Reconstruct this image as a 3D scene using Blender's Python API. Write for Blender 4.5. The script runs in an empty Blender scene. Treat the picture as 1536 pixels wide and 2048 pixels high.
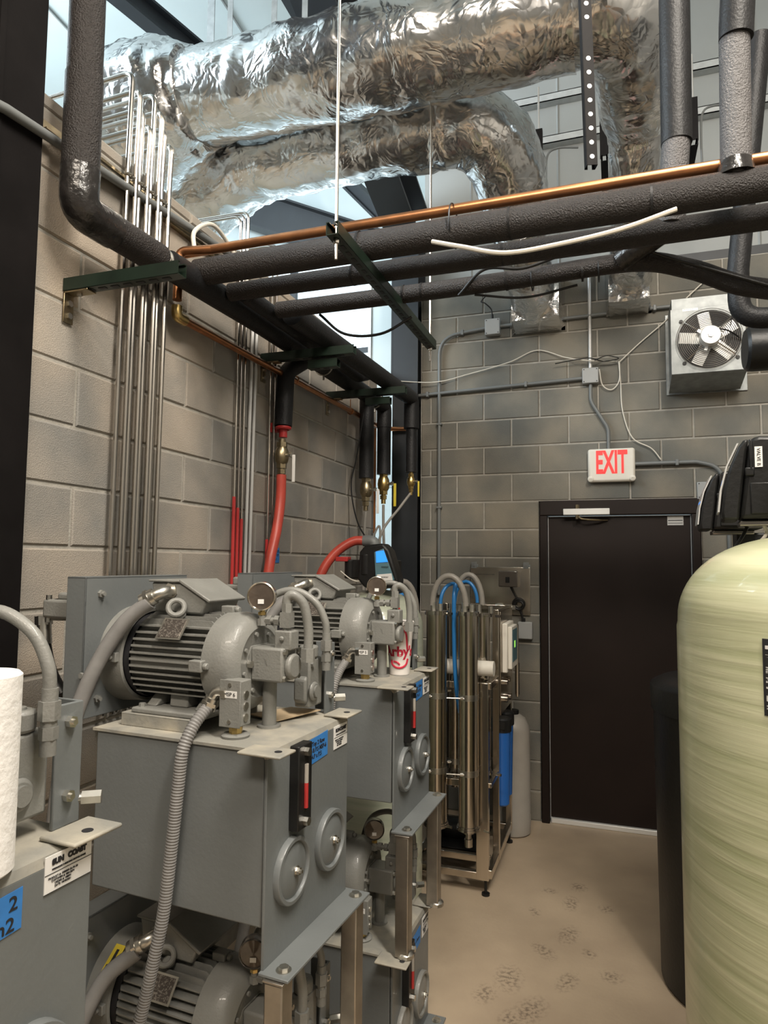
import bpy, bmesh, math, random
from mathutils import Vector, Matrix, noise
random.seed(7)
PI = math.pi
D = bpy.data
scn = bpy.context.scene
COL = scn.collection

# ------------------------------------------------------------------ camera
F_PX, YAW, PITCH, ROLL = 1356.3, -0.3315, 0.07336, 0.00901
CAM = Vector((1.3308, -4.9463, 1.7900))
fw = Vector((math.sin(YAW)*math.cos(PITCH), math.cos(YAW)*math.cos(PITCH), math.sin(PITCH)))
rt = Vector((math.cos(YAW), -math.sin(YAW), 0)); up = rt.cross(fw)
r2 = rt*math.cos(ROLL) + up*math.sin(ROLL); u2 = -rt*math.sin(ROLL) + up*math.cos(ROLL)
cd = D.cameras.new('camera'); cam = D.objects.new('camera', cd); COL.objects.link(cam)
m = Matrix((r2, u2, -fw)).transposed().to_4x4(); m.translation = CAM
cam.matrix_world = m
cd.sensor_fit = 'VERTICAL'; cd.sensor_height = 24.0; cd.lens = F_PX/2048*24.0
cd.clip_start = 0.02
scn.camera = cam

# ------------------------------------------------------------------ world and lights
w = D.worlds.new('world'); scn.world = w; w.use_nodes = True
w.node_tree.nodes['Background'].inputs['Color'].default_value = (0.78, 0.93, 1.0, 1)
w.node_tree.nodes['Background'].inputs['Strength'].default_value = 1.9
scn.view_settings.view_transform = 'Standard'; scn.view_settings.look = 'None'
scn.view_settings.gamma = 1.0; scn.view_settings.use_curve_mapping = False
scn.view_settings.exposure = 0.0

def area(name, loc, target, sx, sy, power, color):
    l = D.lights.new(name, 'AREA'); l.shape = 'RECTANGLE'; l.size = sx; l.size_y = sy
    l.energy = power; l.color = color
    o = D.objects.new(name, l); COL.objects.link(o); o.location = loc
    o.rotation_euler = (Vector(target)-Vector(loc)).to_track_quat('-Z', 'Y').to_euler()
    return o
# warm strip lamps of the equipment room, cool lamps added in place of daylight
area('strip_lamp_light', (2.3, -4.4, 5.2), (0.9, -2.6, 0.6), 0.35, 2.2, 250, (1.0, 0.92, 0.81))
area('strip_lamp_light_near', (1.0, -6.6, 5.0), (0.3, -3.0, 1.0), 2.0, 0.35, 150, (1.0, 0.88, 0.74))
area('added_daylight_lamp', (-3.6, -3.4, 5.3), (0.9, -0.2, 3.1), 3.4, 1.8, 420, (0.80, 0.92, 1.0))  # added lamp inside the next room standing in for daylight; no window here
area('added_overhead_lamp', (0.6, -1.0, 6.4), (0.6, -1.2, 3.0), 2.4, 1.2, 60, (0.82, 0.93, 1.0))  # added cool lamp overhead; the roof has no opening

# ------------------------------------------------------------------ materials
MATS = {}
def mat(name, col, rough=0.5, metal=0.0, var=0.0, vscale=8.0, bump=0.0, bscale=60.0, spec=0.5,
        obj_var=0.0, emit=0.0, col2=None, thr=(0.35, 0.7), detail=6, stretch=None, rvar=0.0, alpha=None, trans=0.0, coat=0.0):
    if name in MATS: return MATS[name]
    m = D.materials.new(name); m.use_nodes = True; nt = m.node_tree; N = nt.nodes; L = nt.links
    b = N['Principled BSDF']
    b.inputs['Base Color'].default_value = (*col, 1); b.inputs['Roughness'].default_value = rough
    b.inputs['Metallic'].default_value = metal; b.inputs['Specular IOR Level'].default_value = spec
    b.inputs['Coat Weight'].default_value = coat
    if trans: b.inputs['Transmission Weight'].default_value = trans
    if alpha is not None: b.inputs['Alpha'].default_value = alpha
    if emit:
        b.inputs['Emission Color'].default_value = (*col, 1); b.inputs['Emission Strength'].default_value = emit
    tc = N.new('ShaderNodeTexCoord'); mp = N.new('ShaderNodeMapping'); L.new(tc.outputs['Object'], mp.inputs['Vector'])
    if stretch: mp.inputs['Scale'].default_value = stretch
    if var or col2 or obj_var:
        n = N.new('ShaderNodeTexNoise'); n.inputs['Scale'].default_value = vscale; n.inputs['Detail'].default_value = detail
        if obj_var:   # every block its own piece of the pattern
            oi = N.new('ShaderNodeObjectInfo'); ad = N.new('ShaderNodeVectorMath'); ad.operation = 'ADD'
            L.new(mp.outputs[0], ad.inputs[0]); ml = N.new('ShaderNodeVectorMath'); ml.operation = 'SCALE'
            L.new(oi.outputs['Location'], ml.inputs[0]); ml.inputs['Scale'].default_value = 1.0
            L.new(ml.outputs[0], ad.inputs[1]); L.new(ad.outputs[0], n.inputs['Vector'])
        else: L.new(mp.outputs[0], n.inputs['Vector'])
        rp = N.new('ShaderNodeValToRGB'); L.new(n.outputs['Fac'], rp.inputs['Fac'])
        rp.color_ramp.elements[0].position = thr[0]; rp.color_ramp.elements[1].position = thr[1]
        c1 = col; c2 = col2 if col2 else tuple(min(1, c*(1+var)) for c in col)
        if not col2: c1 = tuple(c*(1-var) for c in col)
        rp.color_ramp.elements[0].color = (*c1, 1); rp.color_ramp.elements[1].color = (*c2, 1)
        out = rp.outputs[0]
        if obj_var:
            hs = N.new('ShaderNodeHueSaturation'); mr = N.new('ShaderNodeMapRange')
            mr.inputs['To Min'].default_value = 1-obj_var; mr.inputs['To Max'].default_value = 1+obj_var
            L.new(oi.outputs['Random'], mr.inputs['Value']); L.new(mr.outputs[0], hs.inputs['Value'])
            L.new(out, hs.inputs['Color']); out = hs.outputs[0]
            gp = N.new('ShaderNodeNewGeometry'); n3 = N.new('ShaderNodeTexNoise'); n3.inputs['Scale'].default_value = 1.3; n3.inputs['Detail'].default_value = 2
            L.new(gp.outputs['Position'], n3.inputs['Vector']); r3 = N.new('ShaderNodeValToRGB'); L.new(n3.outputs['Fac'], r3.inputs['Fac'])
            r3.color_ramp.elements[0].position = 0.38; r3.color_ramp.elements[1].position = 0.62
            r3.color_ramp.elements[0].color = (0.80, 0.86, 0.93, 1); r3.color_ramp.elements[1].color = (1.0, 1.0, 1.0, 1)
            mx3 = N.new('ShaderNodeMix'); mx3.data_type = 'RGBA'; mx3.blend_type = 'MULTIPLY'; mx3.inputs['Factor'].default_value = 1.0
            L.new(out, mx3.inputs['A']); L.new(r3.outputs[0], mx3.inputs['B']); out = mx3.outputs['Result']
        L.new(out, b.inputs['Base Color'])
        if rvar:
            m2 = N.new('ShaderNodeMapRange'); m2.inputs['To Min'].default_value = max(0, rough-rvar)
            m2.inputs['To Max'].default_value = rough+rvar; L.new(n.outputs['Fac'], m2.inputs['Value']); L.new(m2.outputs[0], b.inputs['Roughness'])
    if bump:
        n2 = N.new('ShaderNodeTexNoise'); n2.inputs['Scale'].default_value = bscale; n2.inputs['Detail'].default_value = 4
        L.new(mp.outputs[0], n2.inputs['Vector']); bp = N.new('ShaderNodeBump'); bp.inputs['Strength'].default_value = bump
        bp.inputs['Distance'].default_value = 0.01; L.new(n2.outputs['Fac'], bp.inputs['Height']); L.new(bp.outputs[0], b.inputs['Normal'])
    MATS[name] = m; return m

M_GREY = mat('grey_enamel', (0.148, 0.160, 0.162), 0.42, 0, 0.06, 5, 0.05, 90, coat=0.1)
M_DUST = mat('dusty_grey_enamel', (0.24, 0.235, 0.21), 0.6, 0, vscale=9, col2=(0.44, 0.40, 0.32), thr=(0.42, 0.75), bump=0.15, bscale=70)
M_CAST = mat('cast_grey_enamel', (0.21, 0.21, 0.195), 0.45, 0, 0.08, 12, 0.12, 160, coat=0.1)
M_CONDUIT = mat('grey_flex_conduit', (0.20, 0.195, 0.19), 0.5, 0, 0.1, 25)
M_ZINC = mat('zinc_plated_steel', (0.62, 0.60, 0.55), 0.32, 1.0, 0.12, 30)
M_STEEL = mat('brushed_stainless', (0.64, 0.58, 0.50), 0.21, 1.0, 0.1, 14, stretch=(1, 1, 0.1))
M_RAWST = mat('raw_square_tube_steel', (0.44, 0.40, 0.35), 0.42, 1.0, 0.2, 10, 0.05, 60)
M_TUBE = mat('stainless_tubing', (0.50, 0.47, 0.43), 0.2, 1.0)
M_DTUBE = mat('dull_steel_tubing', (0.36, 0.33, 0.31), 0.25, 1.0)
M_COPPER = mat('copper_pipe', (0.60, 0.27, 0.12), 0.36, 1.0, 0.25, 16, col2=(0.42, 0.20, 0.10))
M_BRASS = mat('brass', (0.58, 0.42, 0.17), 0.3, 1.0, 0.15, 30)
M_DBRASS = mat('aged_brass', (0.34, 0.28, 0.18), 0.35, 1.0, 0.2, 30)
M_FOAM = mat('black_foam_insulation', (0.021, 0.017, 0.0155), 0.5, 0, 0.15, 40, 0.8, 190, spec=0.42)
M_FOAM2 = mat('smooth_black_foam', (0.013, 0.013, 0.014), 0.5, 0, 0.2, 20, 0.25, 120, spec=0.3)
M_FOAM3 = mat('grey_foam_insulation', (0.085, 0.08, 0.08), 0.5, 0, 0.15, 30, 0.8, 170, spec=0.8)
M_TAPE = mat('black_vinyl_tape', (0.02, 0.018, 0.017), 0.25, 0, 0.3, 25, 0.6, 30)
M_GREEN = mat('dark_green_strut', (0.010, 0.020, 0.013), 0.38, 0.2, 0.2, 12)
M_BLKMET = mat('black_painted_steel', (0.008, 0.007, 0.007), 0.55, 0, 0.2, 6, 0.08, 30, spec=0.1)
M_BLUEBLK = mat('blue_black_steel', (0.020, 0.024, 0.029), 0.5, 0, 0.1, 6)
M_BLKPL = mat('black_plastic', (0.010, 0.010, 0.010), 0.42, 0, 0.15, 10, 0.1, 60, spec=0.35)
M_GALV = mat('galvanised_steel', (0.27, 0.285, 0.285), 0.5, 0.75, 0.15, 18)
M_BOX = mat('grey_pvc_box', (0.33, 0.34, 0.34), 0.5)
M_PVC = mat('grey_pvc_conduit', (0.155, 0.165, 0.165), 0.45)
M_WHITE = mat('white_plastic', (0.72, 0.69, 0.62), 0.45)
M_PAPER = mat('white_paper_label', (0.75, 0.74, 0.72), 0.6)
M_TOWEL = mat('paper_towel', (0.82, 0.81, 0.79), 0.9, 0, 0.02, 20, 0.25, 70)
M_INK = mat('black_ink', (0.015, 0.015, 0.018), 0.6)
M_BLUETAPE = mat('blue_masking_tape', (0.035, 0.19, 0.52), 0.6, 0, 0.08, 40)
M_RED = mat('red_rubber_hose', (0.47, 0.065, 0.045), 0.38, 0, 0.12, 14)
M_REDP = mat('red_plastic', (0.42, 0.03, 0.03), 0.4)
M_EXITR = mat('exit_red', (0.85, 0.03, 0.03), 0.4, emit=0.55)
M_BLUE = mat('blue_tubing', (0.02, 0.16, 0.42), 0.35)
M_BLUEF = mat('blue_filter_housing', (0.02, 0.12, 0.42), 0.35)
M_YEL = mat('yellow_vinyl', (0.70, 0.55, 0.05), 0.4)
M_GREYH = mat('grey_hose', (0.24, 0.225, 0.20), 0.45, 0, 0.08, 18)
M_WTUBE = mat('white_tubing', (0.72, 0.68, 0.60), 0.35)
M_LGREY = mat('light_grey_conduit', (0.50, 0.50, 0.49), 0.35, 0.2)
M_POLY = mat('translucent_poly_tank', (0.34, 0.315, 0.28), 0.4, 0, 0.08, 6)
M_GLASSD = mat('smoked_gauge_glass', (0.09, 0.07, 0.055), 0.08, 0, 0.3, 20, coat=0.6)
M_DOOR = mat('dark_bronze_door_paint', (0.0135, 0.008, 0.0065), 0.5, 0, 0.12, 3, spec=0.25)
M_MORTAR = mat('mortar', (0.36, 0.34, 0.30), 0.9, 0, 0.12, 20, 0.3, 80)
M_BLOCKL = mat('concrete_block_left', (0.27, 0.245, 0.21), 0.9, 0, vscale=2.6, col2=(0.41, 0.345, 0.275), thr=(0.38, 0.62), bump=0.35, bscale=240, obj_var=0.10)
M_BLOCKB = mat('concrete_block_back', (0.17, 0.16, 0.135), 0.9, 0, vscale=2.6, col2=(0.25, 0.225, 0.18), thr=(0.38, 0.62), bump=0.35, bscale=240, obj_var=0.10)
M_PANEL = mat('white_insulation_panel', (0.62, 0.70, 0.71), 0.55, 0, 0.03, 2)
M_UPW = mat('grey_insulation_facing', (0.31, 0.325, 0.32), 0.5, 0, 0.04, 2)
M_SCREEN = mat('blue_lcd', (0.03, 0.25, 0.85), 0.3, emit=1.0)
M_GSCREEN = mat('green_lcd', (0.35, 0.85, 0.12), 0.3, emit=0.8)
M_PCB = mat('control_face', (0.10, 0.20, 0.24), 0.4)
M_CUP = mat('cup_white', (0.80, 0.76, 0.72), 0.5)
M_CUPR = mat('cup_red', (0.50, 0.02, 0.05), 0.5)
M_CARD = mat('cardboard', (0.50, 0.38, 0.24), 0.8, 0, 0.1, 12)
M_SWEEP = mat('pale_aluminium', (0.72, 0.72, 0.70), 0.4, 0.3)  # aluminium parts; kept pale so the threshold reads as leaking light

def foil_mat():
    m = mat('foil_duct_wrap', (0.74, 0.745, 0.75), 0.2, 1.0, 0.06, 5)
    nt = m.node_tree; N = nt.nodes; L = nt.links; b = N['Principled BSDF']
    tc = N.new('ShaderNodeTexCoord'); mp = N.new('ShaderNodeMapping'); L.new(tc.outputs['Object'], mp.inputs['Vector'])
    n = N.new('ShaderNodeTexNoise'); n.inputs['Scale'].default_value = 4.5; n.inputs['Detail'].default_value = 3
    n.inputs['Distortion'].default_value = 1.0; L.new(mp.outputs[0], n.inputs['Vector'])
    v = N.new('ShaderNodeTexVoronoi'); v.inputs['Scale'].default_value = 13; v.feature = 'DISTANCE_TO_EDGE'
    mx = N.new('ShaderNodeVectorMath'); mx.operation = 'ADD'; L.new(mp.outputs[0], mx.inputs[0])
    s = N.new('ShaderNodeVectorMath'); s.operation = 'SCALE'; s.inputs['Scale'].default_value = 0.25
    L.new(n.outputs['Color'], s.inputs[0]); L.new(s.outputs[0], mx.inputs[1]); L.new(mx.outputs[0], v.inputs['Vector'])
    b1 = N.new('ShaderNodeBump'); b1.inputs['Strength'].default_value = 0.4; b1.inputs['Distance'].default_value = 0.03
    L.new(n.outputs['Fac'], b1.inputs['Height'])
    b2 = N.new('ShaderNodeBump'); b2.inputs['Strength'].default_value = 0.4; b2.inputs['Distance'].default_value = 0.012
    L.new(v.outputs['Distance'], b2.inputs['Height']); L.new(b1.outputs[0], b2.inputs['Normal']); L.new(b2.outputs[0], b.inputs['Normal'])
    return m
M_FOIL = foil_mat()

def frp_mat(name, c1, c2):   # wound fibreglass: streaks running around the shell
    m = mat(name, c1, 0.3, 0, coat=0.3); nt = m.node_tree; N = nt.nodes; L = nt.links; b = N['Principled BSDF']
    tc = N.new('ShaderNodeTexCoord'); mp = N.new('ShaderNodeMapping'); L.new(tc.outputs['Object'], mp.inputs['Vector'])
    mp.inputs['Scale'].default_value = (0.9, 0.9, 22); mp.inputs['Rotation'].default_value = (0.10, 0.06, 0)
    n = N.new('ShaderNodeTexNoise'); n.inputs['Scale'].default_value = 1.6; n.inputs['Detail'].default_value = 7; n.inputs['Distortion'].default_value = 0.4
    L.new(mp.outputs[0], n.inputs['Vector']); rp = N.new('ShaderNodeValToRGB'); L.new(n.outputs['Fac'], rp.inputs['Fac'])
    rp.color_ramp.elements[0].position = 0.33; rp.color_ramp.elements[1].position = 0.72
    rp.color_ramp.elements[0].color = (*c1, 1); rp.color_ramp.elements[1].color = (*c2, 1); L.new(rp.outputs[0], b.inputs['Base Color'])
    bp = N.new('ShaderNodeBump'); bp.inputs['Strength'].default_value = 0.35; bp.inputs['Distance'].default_value = 0.006
    L.new(n.outputs['Fac'], bp.inputs['Height']); L.new(bp.outputs[0], b.inputs['Normal'])
    return m
M_FRP = frp_mat('wound_fibreglass_yellow_green', (0.345, 0.36, 0.205), (0.565, 0.555, 0.375))
M_FRP2 = frp_mat('wound_fibreglass_pale_green', (0.36, 0.40, 0.31), (0.47, 0.49, 0.40))

def floor_mat():
    m = mat('worn_concrete_floor', (0.36, 0.28, 0.20), 0.5, 0, vscale=2.2, col2=(0.49, 0.39, 0.28), thr=(0.3, 0.7), bump=0.08, bscale=60)
    nt = m.node_tree; N = nt.nodes; L = nt.links; b = N['Principled BSDF']
    base = b.inputs['Base Color'].links[0].from_socket
    tc = N.new('ShaderNodeTexCoord')
    # shoe prints: ovals broken up by a tread pattern
    prints = [(1.07,-1.10,.05,.10,.5),(1.08,-1.42,.06,.11,.3),(.90,-1.25,.035,.06,.8),(1.18,-1.55,.04,.05,1),(.98,-1.60,.05,.09,1.2),
              (1.10,-1.80,.05,.10,.2),(.86,-1.86,.075,.12,.6),(.97,-2.05,.07,.13,.1),(.90,-2.13,.05,.09,.3),(.93,-2.30,.075,.12,.5),
              (.93,-2.46,.07,.11,.4),(1.05,-2.55,.075,.12,.2),(1.05,-2.7,.08,.1,.1),(.62,-2.45,.06,.1,.7),(.6,-2.6,.06,.1,.4),
              (1.28,-1.7,.06,.06,.6),(.78,-2.0,.06,.08,.4),(1.1,-.9,.06,.06,.4),(1.25,-1.1,.05,.05,1.4),(.95,-1.0,.05,.04,.5)]
    acc = None
    for (x, y, rx, ry, a) in prints:
        mp = N.new('ShaderNodeMapping'); mp.vector_type = 'TEXTURE'
        mp.inputs['Location'].default_value = (x, y, 0); mp.inputs['Rotation'].default_value = (0, 0, a-0.5)
        mp.inputs['Scale'].default_value = (rx*.85, ry*.85, 1); L.new(tc.outputs['Object'], mp.inputs['Vector'])
        ln = N.new('ShaderNodeVectorMath'); ln.operation = 'LENGTH'; L.new(mp.outputs[0], ln.inputs[0])
        mr = N.new('ShaderNodeMapRange'); mr.inputs['From Min'].default_value = 1.2; mr.inputs['From Max'].default_value = 0.3
        L.new(ln.outputs['Value'], mr.inputs['Value'])
        if acc is None: acc = mr.outputs[0]
        else:
            mx = N.new('ShaderNodeMath'); mx.operation = 'MAXIMUM'; L.new(acc, mx.inputs[0]); L.new(mr.outputs[0], mx.inputs[1]); acc = mx.outputs[0]
    wv = N.new('ShaderNodeTexNoise'); wv.inputs['Scale'].default_value = 60; wv.inputs['Detail'].default_value = 4; L.new(tc.outputs['Object'], wv.inputs['Vector'])
    th = N.new('ShaderNodeMapRange'); th.inputs['From Min'].default_value = 0.46; th.inputs['From Max'].default_value = 0.60; L.new(wv.outputs['Fac'], th.inputs['Value'])
    mm = N.new('ShaderNodeMath'); mm.operation = 'MULTIPLY'; L.new(acc, mm.inputs[0]); L.new(th.outputs[0], mm.inputs[1])
    m3 = N.new('ShaderNodeMath'); m3.operation = 'MULTIPLY'; m3.inputs[1].default_value = 0.62; L.new(mm.outputs[0], m3.inputs[0])
    mix = N.new('ShaderNodeMix'); mix.data_type = 'RGBA'; L.new(m3.outputs[0], mix.inputs['Factor']); L.new(base, mix.inputs['A'])
    mix.inputs['B'].default_value = (0.075, 0.055, 0.04, 1); L.new(mix.outputs['Result'], b.inputs['Base Color'])
    return m
M_FLOOR = floor_mat()

# ------------------------------------------------------------------ geometry helpers
def V(*a): return Vector(a)
SPLIT = {n: n for n in 'foot_bolt gauge_screw tie_bolt face_bolt cooler_bolt cap_screw pump_bolt valve_plug bracket_bolt cover_screw knockout weld_foot dial flow_tube panel_edge weatherstrip mount_tab'.split()}
SPLIT.update(slot_row='slot', hole_row='slot')
class G:
    """collects shapes, then links them as ONE mesh object"""
    def __init__(s): s.v = []; s.f = []
    def add(s, vs, fs):
        b = len(s.v); s.v += [tuple(v) for v in vs]; s.f += [tuple(i+b for i in f) for f in fs]; return s
    def box(s, x0, x1, y0, y1, z0, z1):
        vs = [(x, y, z) for x in (x0, x1) for y in (y0, y1) for z in (z0, z1)]
        return s.add(vs, [(0,1,3,2),(4,6,7,5),(0,4,5,1),(2,3,7,6),(0,2,6,4),(1,5,7,3)])
    def rbox(s, c, size, ax=(1,0,0), ay=(0,1,0)):
        ax = Vector(ax).normalized(); ay = Vector(ay); ay = (ay-ax*ay.dot(ax)).normalized(); az = ax.cross(ay); c = Vector(c)
        vs = [c+ax*size[0]*.5*i+ay*size[1]*.5*j+az*size[2]*.5*k for i in (-1,1) for j in (-1,1) for k in (-1,1)]
        return s.add(vs, [(0,1,3,2),(4,6,7,5),(0,4,5,1),(2,3,7,6),(0,2,6,4),(1,5,7,3)])
    def lathe(s, prof, o=(0,0,0), ax=(0,0,1), n=24, close=True):
        """prof: (t along axis, radius)"""
        ax = Vector(ax).normalized(); a = ax.orthogonal().normalized(); b = ax.cross(a); o = Vector(o); vs = []; fs = []
        for t, r in prof:
            for i in range(n):
                q = 2*PI*i/n; vs.append(o+ax*t+(a*math.cos(q)+b*math.sin(q))*r)
        for j in range(len(prof)-1):
            for i in range(n):
                k = (i+1) % n; fs.append((j*n+i, j*n+k, (j+1)*n+k, (j+1)*n+i))
        if close: fs.append(tuple(range(n))[::-1]); fs.append(tuple((len(prof)-1)*n+i for i in range(n)))
        return s.add(vs, fs)
    def cyl(s, p0, p1, r, n=16, r1=None):
        p0 = Vector(p0); p1 = Vector(p1); l = (p1-p0).length
        return s.lathe([(0, r), (l, r if r1 is None else r1)], p0, p1-p0, n)
    def hexn(s, p0, p1, r): return s.cyl(p0, p1, r, 6)
    def tube(s, pts, r, n=12, rad=None, cap=True):
        pts = [Vector(p) for p in pts]; k = len(pts); vs = []; fs = []
        t0 = (pts[1]-pts[0]).normalized(); a = t0.orthogonal().normalized()
        for i, p in enumerate(pts):
            t = (pts[min(i+1, k-1)]-pts[max(i-1, 0)]).normalized()
            a = (a-t*a.dot(t)).normalized(); b = t.cross(a); rr = rad(i) if rad else r
            for j in range(n):
                q = 2*PI*j/n; vs.append(p+(a*math.cos(q)+b*math.sin(q))*rr)
        for i in range(k-1):
            for j in range(n):
                l = (j+1) % n; fs.append((i*n+j, i*n+l, (i+1)*n+l, (i+1)*n+j))
        if cap: fs.append(tuple(range(n))[::-1]); fs.append(tuple((k-1)*n+i for i in range(n)))
        return s.add(vs, fs)
    def prism(s, poly, axis, a0, a1):
        """poly in the two other axes (order x,y,z without axis)"""
        i = 'xyz'.index(axis); n = len(poly); vs = []
        for a in (a0, a1):
            for p in poly:
                q = list(p); q.insert(i, a); vs.append(q)
        fs = [tuple(range(n))[::-1], tuple(range(n, 2*n))]+[(j, (j+1) % n, n+(j+1) % n, n+j) for j in range(n)]
        return s.add(vs, fs)
    def torus(s, c, ax, R, r, n=20, k=8, a0=0, a1=2*PI):
        ax = Vector(ax).normalized(); a = ax.orthogonal().normalized(); b = ax.cross(a)
        full = abs(a1-a0-2*PI) < 1e-6; m = n if full else n+1
        pts = [Vector(c)+(a*math.cos(a0+(a1-a0)*i/n)+b*math.sin(a0+(a1-a0)*i/n))*R for i in range(m)]
        if not full: return s.tube(pts, r, k)
        vs = []; fs = []
        for i, p in enumerate(pts):
            d = (p-Vector(c)).normalized()
            for j in range(k): q = 2*PI*j/k; vs.append(p+(d*math.cos(q)+ax*math.sin(q))*r)
        for i in range(n):
            for j in range(k):
                l = (j+1) % k; q = (i+1) % n; fs.append((i*k+j, i*k+l, q*k+l, q*k+j))
        return s.add(vs, fs)
    def mesh(s, name, m, smooth=True):
        me = D.meshes.new(name); me.from_pydata(s.v, [], s.f)
        bm = bmesh.new(); bm.from_mesh(me); bmesh.ops.recalc_face_normals(bm, faces=bm.faces); bm.to_mesh(me); bm.free()
        me.materials.append(m)
        if smooth:
            me.polygons.foreach_set('use_smooth', [True]*len(me.polygons)); me.set_sharp_from_angle(angle=math.radians(35))
        return me
    def obj(s, name, m, parent=None, bevel=0.0, loc=None, smooth=True, label=None, one=False):
        if name in SPLIT and not one:
            return [h.obj(SPLIT[name], m, parent, bevel, None, smooth, None, True) for h in islands(s)][0]
        o = D.objects.new(name, s.mesh(name, m, smooth)); COL.objects.link(o)
        if parent: o.parent = parent
        if loc: o.location = loc
        if bevel:
            b = o.modifiers.new('bevel', 'BEVEL'); b.width = bevel; b.segments = 2; b.limit_method = 'ANGLE'; b.angle_limit = math.radians(40); b.harden_normals = False
        if label: o['label'] = label
        return o

def islands(g, tol=.0015):
    par = list(range(len(g.v)))
    def fd(a):
        while par[a] != a: par[a] = par[par[a]]; a = par[a]
        return a
    for f in g.f:
        for q in f[1:]: par[fd(q)] = fd(f[0])
    grp = {}
    for i, v in enumerate(g.v): grp.setdefault(fd(i), []).append(i)
    bx = [[set(ix), [min(g.v[i][k] for i in ix)-tol for k in range(3)], [max(g.v[i][k] for i in ix)+tol for k in range(3)]] for ix in grp.values()]
    ch = True
    while ch:
        ch = False
        for a in range(len(bx)):
            for b in range(a+1, len(bx)):
                A, B = bx[a], bx[b]
                if all(A[1][k] <= B[2][k] and B[1][k] <= A[2][k] for k in range(3)):
                    A[0] |= B[0]; A[1] = [min(A[1][k], B[1][k]) for k in range(3)]; A[2] = [max(A[2][k], B[2][k]) for k in range(3)]
                    del bx[b]; ch = True; break
            if ch: break
    out = []
    for s_, _, _ in bx:
        ix = sorted(s_); mp = {o: n for n, o in enumerate(ix)}; h = G(); h.v = [g.v[i] for i in ix]; h.f = [tuple(mp[q] for q in f) for f in g.f if f[0] in s_]; out.append(h)
    return out
def split(g, name, m, parent, bevel=0.0, smooth=True):
    return [h.obj(name, m, parent, bevel=bevel, smooth=smooth) for h in islands(g)]
def smoothpath(pts, n=8):
    """Catmull-Rom through the points"""
    P = [Vector(p) for p in pts]; P = [P[0]*2-P[1]]+P+[P[-1]*2-P[-2]]; out = []
    for i in range(1, len(P)-2):
        for k in range(n):
            t = k/n; a, b, c, d = P[i-1], P[i], P[i+1], P[i+2]
            out.append(0.5*((2*b)+(c-a)*t+(2*a-5*b+4*c-d)*t*t+(3*b-a-3*c+d)*t**3))
    out.append(P[-2]); return out
def route(pts, R, n=6):
    """polyline with its corners turned into arcs of radius R"""
    P = [Vector(p) for p in pts]; out = [P[0]]
    for i in range(1, len(P)-1):
        u = (P[i-1]-P[i]).normalized(); v = (P[i+1]-P[i]).normalized(); ang = u.angle(v)
        if abs(ang-PI) < 1e-3: out.append(P[i]); continue
        d = min(R/math.tan(ang/2), (P[i-1]-P[i]).length*.49, (P[i+1]-P[i]).length*.49)
        a = P[i]+u*d; b = P[i]+v*d
        for k in range(n+1):
            t = k/n; out.append(a*(1-t)**2+P[i]*2*t*(1-t)+b*t*t)
    out.append(P[-1]); return out
def dense(pts, step):
    out = []; P = [Vector(p) for p in pts]
    for a, b in zip(P, P[1:]):
        k = max(1, int((b-a).length/step))
        out += [a+(b-a)*i/k for i in range(k)]
    return out+[P[-1]]

def empty(name, label, cat, loc=(0,0,0), rz=0, group=None):
    o = D.objects.new(name, None); COL.objects.link(o); o.location = loc; o.rotation_euler = (0, 0, rz)
    o.empty_display_size = 0.05
    return tag(o, label, cat, group)
def tag(o, label, cat, group=None):
    o['label'] = label; o['category'] = cat
    if group: o['group'] = group
    return o
def struct(o): o['kind'] = 'structure'; return o
def copy_tree(o, parent=None):
    c = o.copy(); COL.objects.link(c); c.parent = parent
    for ch in o.children: copy_tree(ch, c)
    return c
def text(body, name, m, size, loc, rx, parent=None, width=None, ext=0.0006, bold=0.0, mi=None):
    """flat lettering; rx = 3x3 columns (right, up, normal)"""
    c = D.curves.new('t', 'FONT'); c.body = body; c.size = size; c.extrude = ext; c.align_x = 'CENTER'; c.align_y = 'CENTER'; c.offset = bold
    t = D.objects.new('t', c); COL.objects.link(t)
    dg = bpy.context.evaluated_depsgraph_get(); me = D.meshes.new_from_object(t.evaluated_get(dg)); D.objects.remove(t)
    if width:
        xs = [v.co.x for v in me.vertices]; k = width/(max(xs)-min(xs))
        for v in me.vertices: v.co.x *= k
    R = Matrix((Vector(rx[0]), Vector(rx[1]), Vector(rx[0]).cross(Vector(rx[1])))).transposed().to_4x4(); R.translation = Vector(loc)
    me.transform(R); me.name = name; me.materials.clear(); me.materials.append(m)
    o = D.objects.new(name, me); COL.objects.link(o); o.parent = parent; return o

# ------------------------------------------------------------------ room shell
H = 0.2032
struct(G().box(-6, 5.5, -9, 1.8, -0.1, 0).obj('floor', M_FLOOR, smooth=False))
BM = {}
def blockmesh(L, h, m, key):
    k = (round(L, 3), round(h, 3), key)
    if k not in BM:
        t = 0.03; c = 0.005; x = L/2-c; z = h/2-c; X = L/2; Z = h/2
        vs = [(-X,0,-Z),(X,0,-Z),(X,0,Z),(-X,0,Z),(-X,-t+c,-Z),(X,-t+c,-Z),(X,-t+c,Z),(-X,-t+c,Z),(-x,-t,-z),(x,-t,-z),(x,-t,z),(-x,-t,z)]
        g = G(); g.add(vs, [(4,5,9,8),(5,6,10,9),(6,7,11,10),(7,4,8,11),(8,9,10,11),(0,1,5,4),(1,2,6,5),(2,3,7,6),(3,0,4,7)])
        BM[k] = g.mesh('block', m, False)
    return BM[k]
def put_block(par, L, h, m, key, loc, rz):
    o = D.objects.new('block', blockmesh(L, h, m, key)); COL.objects.link(o); o.parent = par; o.location = loc; o.rotation_euler = (0, 0, rz)
J = 0.011
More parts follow.
